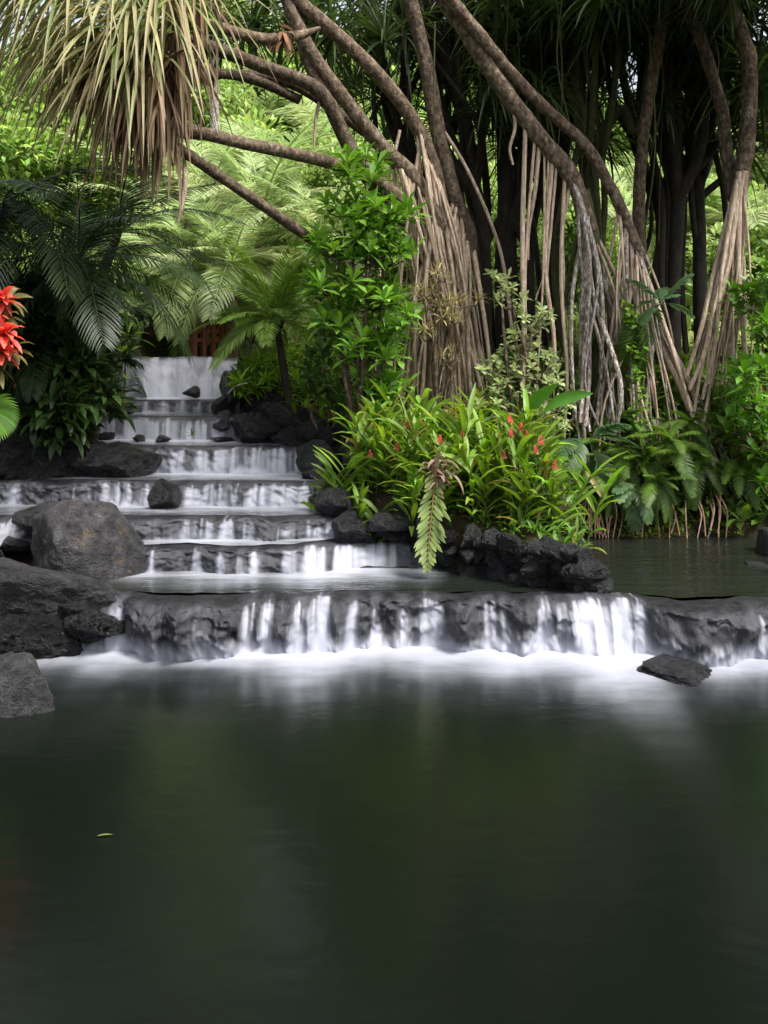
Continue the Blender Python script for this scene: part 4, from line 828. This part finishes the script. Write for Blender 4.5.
whorl_shrub('dry_seed_shrub', 'straw-yellow plant with spiky dry heads in front of the brown root cone', on_ground(440, 16.0),
   [(440, 300, 22, 18, 9), (424, 292, 14, 8, 4), (440, 275, 8, 8, 3), (452, 312, 20, 14, 7), (432, 335, 14, 10, 4), (446, 358, 14, 8, 4), (470, 300, 14, 8, 3)], 16.0, .22, .022, (.5, .43, .2), 5, nl=16, mat='dry', dspread=.15)
whorl_shrub('leafy_shrub', 'mid-green shrub filling the gap between the whorled shrub and the brown roots', on_ground(325, 16.4), [(322, 340, 16, 26, 9), (318, 385, 14, 16, 7), (345, 400, 16, 14, 6)], 16.6, .3, .1, (.06, .14, .03), 6)

# ginger clumps
def ginger(px, Y, label, nst, h, flowers, seed, spread=.27, lean=0.0):
    rg = np.random.default_rng(seed); base = on_ground(px, Y); t = thing('ginger_plant', label, 'ginger', base, 'red ginger on the island'); lb, sb = MB(), MB()
    for k in range(nst):
        b = base + np.array([rg.normal(0, spread), rg.normal(0, spread*.7), 0]); b[2] = float(ground_z(b[0], b[1])) - .05
        hh = h*.84*rg.uniform(.55, 1.08); top = b + np.array([rg.normal(lean, .22)*hh, rg.normal(-.1, .16)*hh, hh*.86]); mid = (b+top)/2 + np.array([0, 0, .08])
        path = smooth_path([b, mid, top], 8); tube(sb, path, [.014, .011, .007], (.08, .17, .04), 5, raw=True)
        n = 13; ts = np.linspace(.12, 1, n); pos = np.stack([np.interp(ts, np.linspace(0, 1, len(path)), path[:, q]) for q in range(3)], 1)
        az = rg.uniform(0, PI); s = np.where(np.arange(n) % 2, 1, -1)
        d = np.stack([s*math.cos(az), s*math.sin(az)*.8 - .15, .75 + .8*ts], 1) + rg.normal(0, .14, (n, 3))
        straps(lb, pos, d, rg.uniform(.4, .7, n), .078, rg.uniform(.2, 1.15, n), T=5, prof='lance', col=np.array([.155, .28, .045])*rg.uniform(.75, 1.3), fold=.45, rng=rg, jit=.2, dead=.05)
    lb.build('foliage', M['leaf'], t); sb.build('stem', M['leaf'], t)
    for (fx, fy) in flowers:
        c = P(fx, fy, Y-.35); mb = MB(); m = 34; u = np.linspace(0, 1, m); th = np.arange(m)*2.4
        p0 = c + np.stack([.022*np.cos(th)*(1-u), .022*np.sin(th)*(1-u), .11*u-.055], 1); d = np.stack([np.cos(th), np.sin(th), .9+u], 1)
        straps(mb, p0, d, .046*(1-.4*u), .028, -.2, T=2, prof='oval', col=(.66, .2, .23), fold=.5, rng=rg, jit=.2); mb.build('flower', M['leaf'], t)
        mb = MB(); tube(mb, [base*.3+c*.7-[0, 0, .25], c-[0, 0, .1]], [.008, .007], (.1, .2, .05), 5); mb.build('flower_stalk', M['leaf'], t)
ginger(362, 14.3, 'ginger clump at the left end of the island, beside the whorled shrub', 8, 1.25, [(370, 455)], 1)
ginger(398, 14.0, 'ginger clump topped by a close pair of blooms near the whorled shrub', 10, 1.45, [(408, 425), (420, 421), (397, 447)], 2)
ginger(432, 13.7, 'ginger clump right behind the withered frond', 9, 1.35, [(449, 456), (440, 440)], 3)
ginger(462, 13.7, 'ginger clump just right of the withered frond, with blooms set apart', 10, 1.6, [(463, 435), (474, 462)], 4)
ginger(498, 13.5, 'ginger clump with low pink blooms in the middle of the island', 9, 1.4, [(516, 471), (521, 486), (503, 455)], 5)
ginger(522, 13.5, 'ginger clump crowned by a tight group of red blooms', 10, 1.7, [(510, 420), (511, 433), (521, 428), (527, 436)], 6)
ginger(540, 13.3, 'ginger clump leaning out over the tip of the island', 10, 1.35, [(536, 450), (547, 459), (541, 441), (555, 466)], 7, lean=.1)
ginger(420, 14.5, 'ginger clump at the back of the island below the root cone', 9, 1.5, [], 8)
ginger(485, 14.4, 'ginger clump at the back of the island below the pale shrub', 9, 1.6, [], 9)
# broad leaves standing among the ginger
for q, (px, py, L, d, lab) in enumerate([(385, 440, .75, (-.15, -.3, 1), 'broad upright leaf at the left of the ginger'), (415, 430, .95, (1, -.3, .35), 'broad leaf stretched sideways above the ginger'), (525, 415, .8, (.45, -.3, .8), 'broad leaf slanting up before the pale shrub'), (545, 410, .85, (.7, -.2, .55), 'toothed broad leaf leaning right before the pale shrub')]):
    mb = MB(); b = P(px, py, 14.1); straps(mb, b, unit(np.array(d)), L*.85, .19, .6, T=10, prof='lance', col=(.07, .2, .03), fold=.35, up=(0, -1, .3)); tube(mb, [b-[0, 0, .9], b-[0, 0, .3], b], [.014, .012, .01], (.07, .17, .03), 5)
    tag(mb.build('broadleaf_plant', M['leaf'], org=tuple(b-[0, 0, .9])), lab, 'plant')
# withered frond hanging over the wall
t = thing('withered_frond', 'pale yellow-green withered fern frond hanging over the island wall into the water', 'frond', P(436, 470, 12.75))
me = mbuild(frond, 'blade', 'leaf', 1.28, .15, 19, .30, .062, (.18, .27, .10), .75, .3, 1.2, .014, seed=300, ragged=.3, T=4, prof='lance', start=.08, rcol=(.3, .2, .1))
child('blade', me, t, (0, 0, .05), (-1.6, .1, .06))
mb = MB(); rg = np.random.default_rng(9); straps(mb, P(440, 473, 12.78)+rg.normal(0, .07, (26, 3)), rg.normal(0, .6, (26, 3))+[.2, -.3, .1], .28, .07, 1.4, T=4, col=(.26, .19, .13), rng=rg, fold=.7); tube(mb, [on_ground(446, 13.5), P(440, 480, 12.95), P(436, 468, 12.76)], [.02, .018, .015], (.3, .2, .1), 6); mb.build('dry_base', M['dry'], t)

# ferns
def fern(name, label, px, py, Y, kind, n, sc, seed, group=None, el=(-.5, 1.0), face=None):
    rg = random.Random(seed); c = P(px, py, Y); t = thing(name, label, 'fern', c, group)
    for k in range(n):
        e = el[0]+(el[1]-el[0])*(k+.5)/n; az = k*2.4+rg.uniform(-.3, .3) if face is None else face+rg.uniform(-1.3, 1.3)
        child('frond', FR[kind][0 if e > .5 else (1 if e > -.1 else 2)], t, (rg.uniform(-.06, .06), rg.uniform(-.06, .06), 0), (e, rg.uniform(-.4, .4), az), sc*rg.uniform(.75, 1.15))
    return t
FERNS = [(585, 470, 15.7, .95, 'fern just right of the ginger at the edge of the side pool'), (612, 455, 15.8, 1.0, 'fern spreading below the white roots'), (640, 470, 15.7, 1.0, 'fern in the middle of the bank over the side pool'),
 (672, 450, 15.7, 1.15, 'largest fern, its fronds arching right over the side pool'), (700, 470, 15.7, .9, 'fern right of the largest fern by the leaning roots'), (655, 490, 15.5, .8, 'low fern hanging closest to the side pool'),
 (625, 425, 16.1, .8, 'fern tucked behind the white roots'), (690, 430, 16.1, .9, 'fern at the foot of the tan root fan'), (740, 470, 15.8, .9, 'fern beside the glossy shrub above the pool edge'), (600, 500, 15.6, .6, 'small fern low on the bank beside the island')]
for q, (px, py, Y, s, lab) in enumerate(FERNS): fern('fern', lab, px, py-8, Y, 'fern', 13, s*.85, 50+q, 'ferns above the side pool', (-.7, .8), PI)
fern('pale_fern', 'blue-green fern perched high between the white roots and tan roots', 660, 305, 15.9, 'bluefern', 8, .75, 70, None, (-.3, 1.3))
fern('pale_fern', 'blue-green fern with a broad frond hanging beside the ginger', 588, 440, 15.4, 'bluefern', 7, .95, 71, None, (-1.1, .9), PI)
fern('pale_fern', 'blue-green fern low on the bank over the side pool', 632, 486, 15.4, 'bluefern', 6, .7, 72, None, (-.9, .6), PI)
fern('hanging_fern', 'narrow fern hanging down the roots below the perched blue-green fern', 636, 312, 15.8, 'fern', 7, 1.45, 73, None, (-1.5, -1.0), PI)
fern('hanging_fern', 'dark narrow fern hanging behind the white roots', 604, 310, 16.3, 'fern', 5, 1.3, 74, None, (-1.5, -1.1), PI)
fern('yellow_fern', 'small yellowing fern at the water edge under the leaning roots', 738, 522, 15.3, 'fern', 5, .5, 75, None, (.2, 1.2))
# small leaves climbing the roots
mb = MB(); n = 130; u = RNG.random(n); straps(mb, np.stack([P(628+12*a+RNG.normal(0, 3), 300+125*a, 15.75)+[0, RNG.normal(0, .05), 0] for a in u]), rand_dirs(n, -.6, .6)+[0, -.8, 0], .13, .09, .6, T=2, prof='oval', col=(.13, .28, .04)); tube(mb, [P(627, 300, 15.85), P(634, 360, 15.85), P(641, 428, 15.85)], [.012, .01, .008], (.1, .15, .05), 5)
tag(mb.build('climbing_vine', M['leaf'], org=tuple(P(641, 428, 15.85))), 'bright small-leaved vine climbing a root beside the hanging fern', 'vine')
# undergrowth of the near bank (uncountable low leaves) and moss
def cover(name, n, xr, yr, hfun, L, W, col, prof='oval', cond=None, droop=.8, mat='leaf', seed=0, upb=.4):
    rg = np.random.default_rng(seed); x = rg.uniform(*xr, n); y = rg.uniform(*yr, n); 
    k = cond(x, y) if cond is not None else np.ones(n, bool); x, y = x[k], y[k]; n = len(x)
    p = np.stack([x, y, ground_z(x, y) + rg.random(n)**.8*hfun(x, y)], 1); d = unit(rand_dirs(n, 0, 1, rg)+[0, -.4, upb])
    mb = MB(); straps(mb, p, d, L*rg.uniform(.5, 1.3, n), W*rg.uniform(.6, 1.3, n), droop, T=3, prof=prof, col=np.asarray(col)*(.6+.9*fbm(x*1.2, y*1.2, 0, seed)[:, None]), rng=rg, dead=.05); return struct(mb.build(name, M[mat]), 'stuff')
cover('bank_foliage', 5200, (1.5, 8.5), (15.6, 19), lambda x, y: .25+.75*fbm(x*1.1, y*1.1, 0, 3)*np.clip((y-15.4), .2, 1), .34, .11, (.085, .18, .035), seed=4)
cover('shade_foliage', 8500, (-11, -4.9), (15.6, 21), lambda x, y: .3+1.5*fbm(x*.8, y*.8, 0, 6), .42, .10, (.026, .055, .016), 'lance', lambda x, y: x < np.interp(y, LX_Y, LX)-np.where(y > 17.2, 1.5, .3), mat='leaf_gloss', seed=5)  # dark leaf colour carries the shade of the left bank
cover('stream_foliage', 2600, (-3.4, 1), (16.2, 22), lambda x, y: .12+.4*fbm(x*1.2, y*1.2, 0, 7)*np.clip((y-16)/2, .15, 1), .3, .07, (.13, .26, .04), 'lance', lambda x, y: x > np.interp(y, SRX_Y, SRX)+.8, seed=6)
cover('pool_moss', 7000, (2.8, 7.0), (14.6, 16.2), lambda x, y: .05+0*x, .09, .03, (.16, .28, .03), 'lance', lambda x, y: (np.abs(ground_z(x, y)-.74) < .16) & (fbm(x*1.6, y*1.6, 0, 9) > .40), seed=7)
cover('leaf_litter', 2400, (-2.2, 1.2), (15.0, 18), lambda x, y: .03+0*x, .2, .06, (.18, .10, .05), 'lance', lambda x, y: x > np.interp(y, SRX_Y, SRX)+.5, mat='dry', seed=8, upb=.1)
cover('island_weeds', 2600, (-.6, 3), (12.3, 15.2), lambda x, y: .22+0*x, .2, .05, (.09, .19, .035), 'lance', lambda x, y: (ground_z(x, y) > .74), seed=9)
cover('shore_foliage', 5200, (-12, -5), (8, 15.8), lambda x, y: .2+1.0*fbm(x*.8, y*.8, 0, 6), .4, .10, (.04, .085, .022), 'lance', lambda x, y: x < np.interp(y, LX_Y, LX)-.25, seed=15)
cover('shore_plants', 5200, (8.9, 14), (10.6, 20), lambda x, y: .2+1.1*fbm(x*.8, y*.8, 0, 6), .4, .10, (.07, .15, .03), 'lance', lambda x, y: ground_z(x, y) > .72, seed=16)
# brown roots trailing over the undercut bank
t = thing('trailing_root', 'mat of thin rust-brown roots trailing over the rocks behind the side pool', 'roots', on_ground(600, 15.9))
rg = random.Random(3)
for k in range(34):
    px = rg.choice([rg.uniform(582, 612), rg.uniform(582, 612), rg.uniform(625, 740)]); a = P(px+rg.uniform(-6, 6), 497+rg.uniform(-8, 6), 15.75); b_ = P(px+rg.uniform(-8, 8), 537+rg.uniform(-4, 3), 15.45)
    mb = MB(); tube(mb, [a, (a+b_)/2+[rg.uniform(-.08, .08), -.1, .08], b_], [.016, .014, .01], (.75, .5, .38), 5); mb.build('root', M['root'], t)

# understorey shrubs on the shaded bank, shade put into their dark leaf colour
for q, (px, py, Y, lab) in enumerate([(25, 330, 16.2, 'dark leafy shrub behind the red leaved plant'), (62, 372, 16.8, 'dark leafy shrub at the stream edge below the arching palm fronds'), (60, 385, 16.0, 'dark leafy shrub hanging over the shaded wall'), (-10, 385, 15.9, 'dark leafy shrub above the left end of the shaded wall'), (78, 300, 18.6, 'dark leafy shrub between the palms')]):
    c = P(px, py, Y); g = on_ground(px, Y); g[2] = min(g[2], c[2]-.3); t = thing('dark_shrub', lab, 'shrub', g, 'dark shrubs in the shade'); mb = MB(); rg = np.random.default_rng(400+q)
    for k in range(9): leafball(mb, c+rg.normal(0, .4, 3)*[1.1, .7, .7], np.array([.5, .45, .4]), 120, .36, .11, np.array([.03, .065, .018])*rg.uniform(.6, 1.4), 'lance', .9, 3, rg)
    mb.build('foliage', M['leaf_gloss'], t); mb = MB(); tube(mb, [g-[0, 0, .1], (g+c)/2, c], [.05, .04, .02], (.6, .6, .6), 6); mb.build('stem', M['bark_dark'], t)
whorl_shrub('strap_plant', 'thin tall leaves catching light at the stream edge by the tallest waterfall', on_ground(122, 18.4), [(125, 350, 8, 18, 3), (118, 375, 8, 12, 3)], 18.4, .5, .06, (.10, .2, .03), 12, mat='leaf', nl=8)
# red leaved plant at the left edge
t = thing('red_leaved_plant', 'bright red leaved plant entering at the picture edge above the dark bank', 'plant', on_ground(-8, 13.2)); b = np.array(t.location); rg = np.random.default_rng(8); lb, gb, sb = MB(), MB(), MB()
for (px, py, n, L) in [(2, 300, 12, .30), (4, 335, 16, .36), (0, 352, 14, .34), (-14, 320, 14, .34), (-18, 345, 12, .3)]:
    rosette(lb, P(px, py, 13), (.4, -.7, .5), n, L, .11, (.58, .06, .075), droop=.8, spread=(.2, 1.5), prof='lance', T=4, rng=rg, fold=.4, tip=(.68, .2, .17))
for (px, py) in [(4, 318), (10, 352), (-4, 365), (8, 300)]: rosette(gb, P(px, py, 13.1), (.5, -.5, .4), 8, .32, .1, (.16, .15, .07), droop=1, spread=(.7, 1.6), prof='lance', T=4, rng=rg)
for (px, py) in [(2, 300), (4, 335), (-14, 330)]: tube(sb, [b-[0, 0, .1], (b+P(px, py, 13))/2+[-.1, 0, 0], P(px, py, 13)], [.03, .022, .014], (.6, .6, .6), 6)
lb.build('red_leaf', M['leaf'], t); gb.build('green_leaf', M['leaf'], t); sb.build('stem', M['bark_dark'], t)
t = thing('fan_leaf_plant', 'bright green fan leaf at the picture edge under the red leaved plant', 'plant', on_ground(-20, 13)); b = np.array(t.location); mb = MB(); n = 22; th = np.linspace(-1.3, 1.1, n); c = P(-10, 408, 12.6)
straps(mb, np.repeat(c[None], n, 0), np.stack([np.cos(th), -.25+0*th, np.sin(th)*.8-.1], 1), .46, .055, .9, T=5, prof='strap', col=(.11, .27, .035), up=(0, -1, .4)); mb.build('fan_leaf', M['leaf'], t)
mb = MB(); tube(mb, [b, (b+c)/2, c], [.015, .012, .01], (.1, .2, .05), 6); mb.build('stalk', M['leaf'], t)
# red-brown wooden bridge rail and a second rail farther up
M['red_wood'] = simple('red_wood', (.30, .10, .055), .7); M['grey_wood'] = simple('grey_wood', (.36, .24, .18), .8)
def box(mb, c, s, rot=0):
    x, y, z = np.array(s)/2; v = np.array([[a*x, b_*y, d*z] for a in (-1, 1) for b_ in (-1, 1) for d in (-1, 1)]); cr, sr = math.cos(rot), math.sin(rot)
    v = v @ np.array([[cr, sr, 0], [-sr, cr, 0], [0, 0, 1]]); mb.add(v+np.asarray(c), [[0, 1, 3, 2], [4, 6, 7, 5], [0, 4, 5, 1], [2, 3, 7, 6], [0, 2, 6, 4], [1, 5, 7, 3]], (1, 1, 1))
def railing(label, name, px0, px1, pyb, Y, h, n, mat, group=None):
    a, b_ = P(px0, pyb, Y), P(px1, pyb, Y+.6); t = thing(name, label, 'railing', a); d = b_-a; ang = math.atan2(d[1], d[0]); Lx = float(np.hypot(d[0], d[1]))
    for k in range(n):
        mb = MB(); box(mb, a+d*k/(n-1)+[0, 0, h/2-.15], (.11, .11, h+.3), ang); mb.build('post', M[mat], t, smooth=False)
    for zz, th in ((h, .1), (h*.55, .07), (.12, .1)):
        mb = MB(); box(mb, (a+b_)/2+[0, 0, zz], (Lx+.2, .07, th), ang); mb.build('rail', M[mat], t, smooth=False)
    mb = MB()
    for k in range(n-1):
        p, q = a+d*k/(n-1), a+d*(k+1)/(n-1); tube(mb, [p+[0, 0, .12], q+[0, 0, h]], [.035, .035], (1, 1, 1), 5)
    mb.build('brace', M[mat], t)
railing('red-brown wooden bridge railing behind the tallest waterfall', 'bridge_railing', 194, 222, 345, 24.5, .62, 4, 'red_wood')
railing('weathered pinkish wooden railing higher in the valley under the dark palm', 'wooden_railing', 163, 212, 222, 30.0, .75, 5, 'grey_wood')
mb = MB(); tube(mb, [P(228, 393, 17.6), P(236, 386, 17.5), P(247, 383, 17.4)], [.012, .016, .014], (1, 1, 1), 6); M['pale_stick'] = simple('pale_stick', (.6, .58, .55), .6); tag(mb.build('bent_stick', M['pale_stick'], org=tuple(P(228, 393, 17.6))), 'pale bent stick lying on the black rocks below the yellow-green shrub', 'stick')
mb = MB(); rosette(mb, P(192, 435, 16.85), (.2, -.3, 1), 12, .16, .02, (.12, .16, .05), droop=1, T=4); tag(mb.build('grass_tuft', M['leaf'], org=tuple(P(192, 438, 16.85))), 'tiny grass tuft growing from the lip below the thread curtain', 'grass tuft')

mb = MB(); c = P(97, 838, 3500/488.); c[2] = .015; straps(mb, [c], [(1, .25, .02)], .11, .05, .1, T=5, prof='lance', col=(.14, .18, .05), fold=.2); tag(mb.build('floating_leaf', M['dry'], org=tuple(c)), 'single yellow-green fallen leaf floating on the dark pool', 'leaf')
# ------------------------------------------------------------------ damp air
HAZE = .0016
def haze():
    mb = MB(); x0, x1, y0, y1, z0, z1 = -2100, 2100, -2100, 2600, -3, 60
    v = np.array([[a, b_, c] for a in (x0, x1) for b_ in (y0, y1) for c in (z0, z1)], float)
    mb.add(v, [[0, 1, 3, 2], [4, 6, 7, 5], [0, 4, 5, 1], [2, 3, 7, 6], [0, 2, 6, 4], [1, 5, 7, 3]])
    t = NT('haze'); vol = t.n('ShaderNodeVolumePrincipled'); vol.inputs['Color'].default_value = (.93, .96, .95, 1); vol.inputs['Density'].default_value = HAZE; vol.inputs['Anisotropy'].default_value = .2
    t.l(vol.outputs[0], t.out.inputs['Volume']); struct(mb.build('haze', t.m, smooth=False), 'stuff')

# ------------------------------------------------------------------ camera, light
cam = bpy.data.cameras.new('camera'); co = bpy.data.objects.new('camera', cam); COL.objects.link(co)
cam.lens = F/1024*36; cam.sensor_width = 36; cam.shift_y = -(512-HY)/1024; cam.clip_end = 6000; cam.clip_start = .05
co.location = (0, 0, CAMZ); co.rotation_euler = (PI/2, 0, 0); SC.camera = co
w = bpy.data.worlds.new('World'); SC.world = w; w.use_nodes = True; nt = w.node_tree
bg = nt.nodes['Background']; sky = nt.nodes.new('ShaderNodeTexSky'); sky.sky_type = 'NISHITA'; sky.sun_disc = False
sky.sun_elevation = math.radians(EL); sky.sun_rotation = math.radians(AZ); sky.dust_density = 4; sky.air_density = 1.0; sky.ozone_density = 1
hs = nt.nodes.new('ShaderNodeHueSaturation'); hs.inputs['Saturation'].default_value = .35
nt.links.new(sky.outputs[0], hs.inputs['Color']); nt.links.new(hs.outputs[0], bg.inputs['Color']); bg.inputs['Strength'].default_value = .12
sun = bpy.data.lights.new('sun', 'SUN'); sun.energy = 2.6; sun.angle = math.radians(16); sun.color = (1, .97, .92)
so = bpy.data.objects.new('sun', sun); COL.objects.link(so)
e, a = math.radians(EL), math.radians(AZ)
sd = Vector((math.sin(a)*math.cos(e), math.cos(a)*math.cos(e), math.sin(e)))
so.rotation_euler = (-sd).to_track_quat('-Z', 'Y').to_euler()
SC.view_settings.view_transform = 'Standard'; SC.view_settings.look = 'None'; SC.view_settings.exposure = 1.25; SC.view_settings.gamma = 1
SC.cycles.max_bounces = 6; SC.cycles.diffuse_bounces = 3; SC.cycles.glossy_bounces = 3; SC.cycles.transmission_bounces = 3; SC.cycles.transparent_max_bounces = 4
SC.cycles.caustics_reflective = False; SC.cycles.caustics_refractive = False
SC.cycles.use_denoising = True
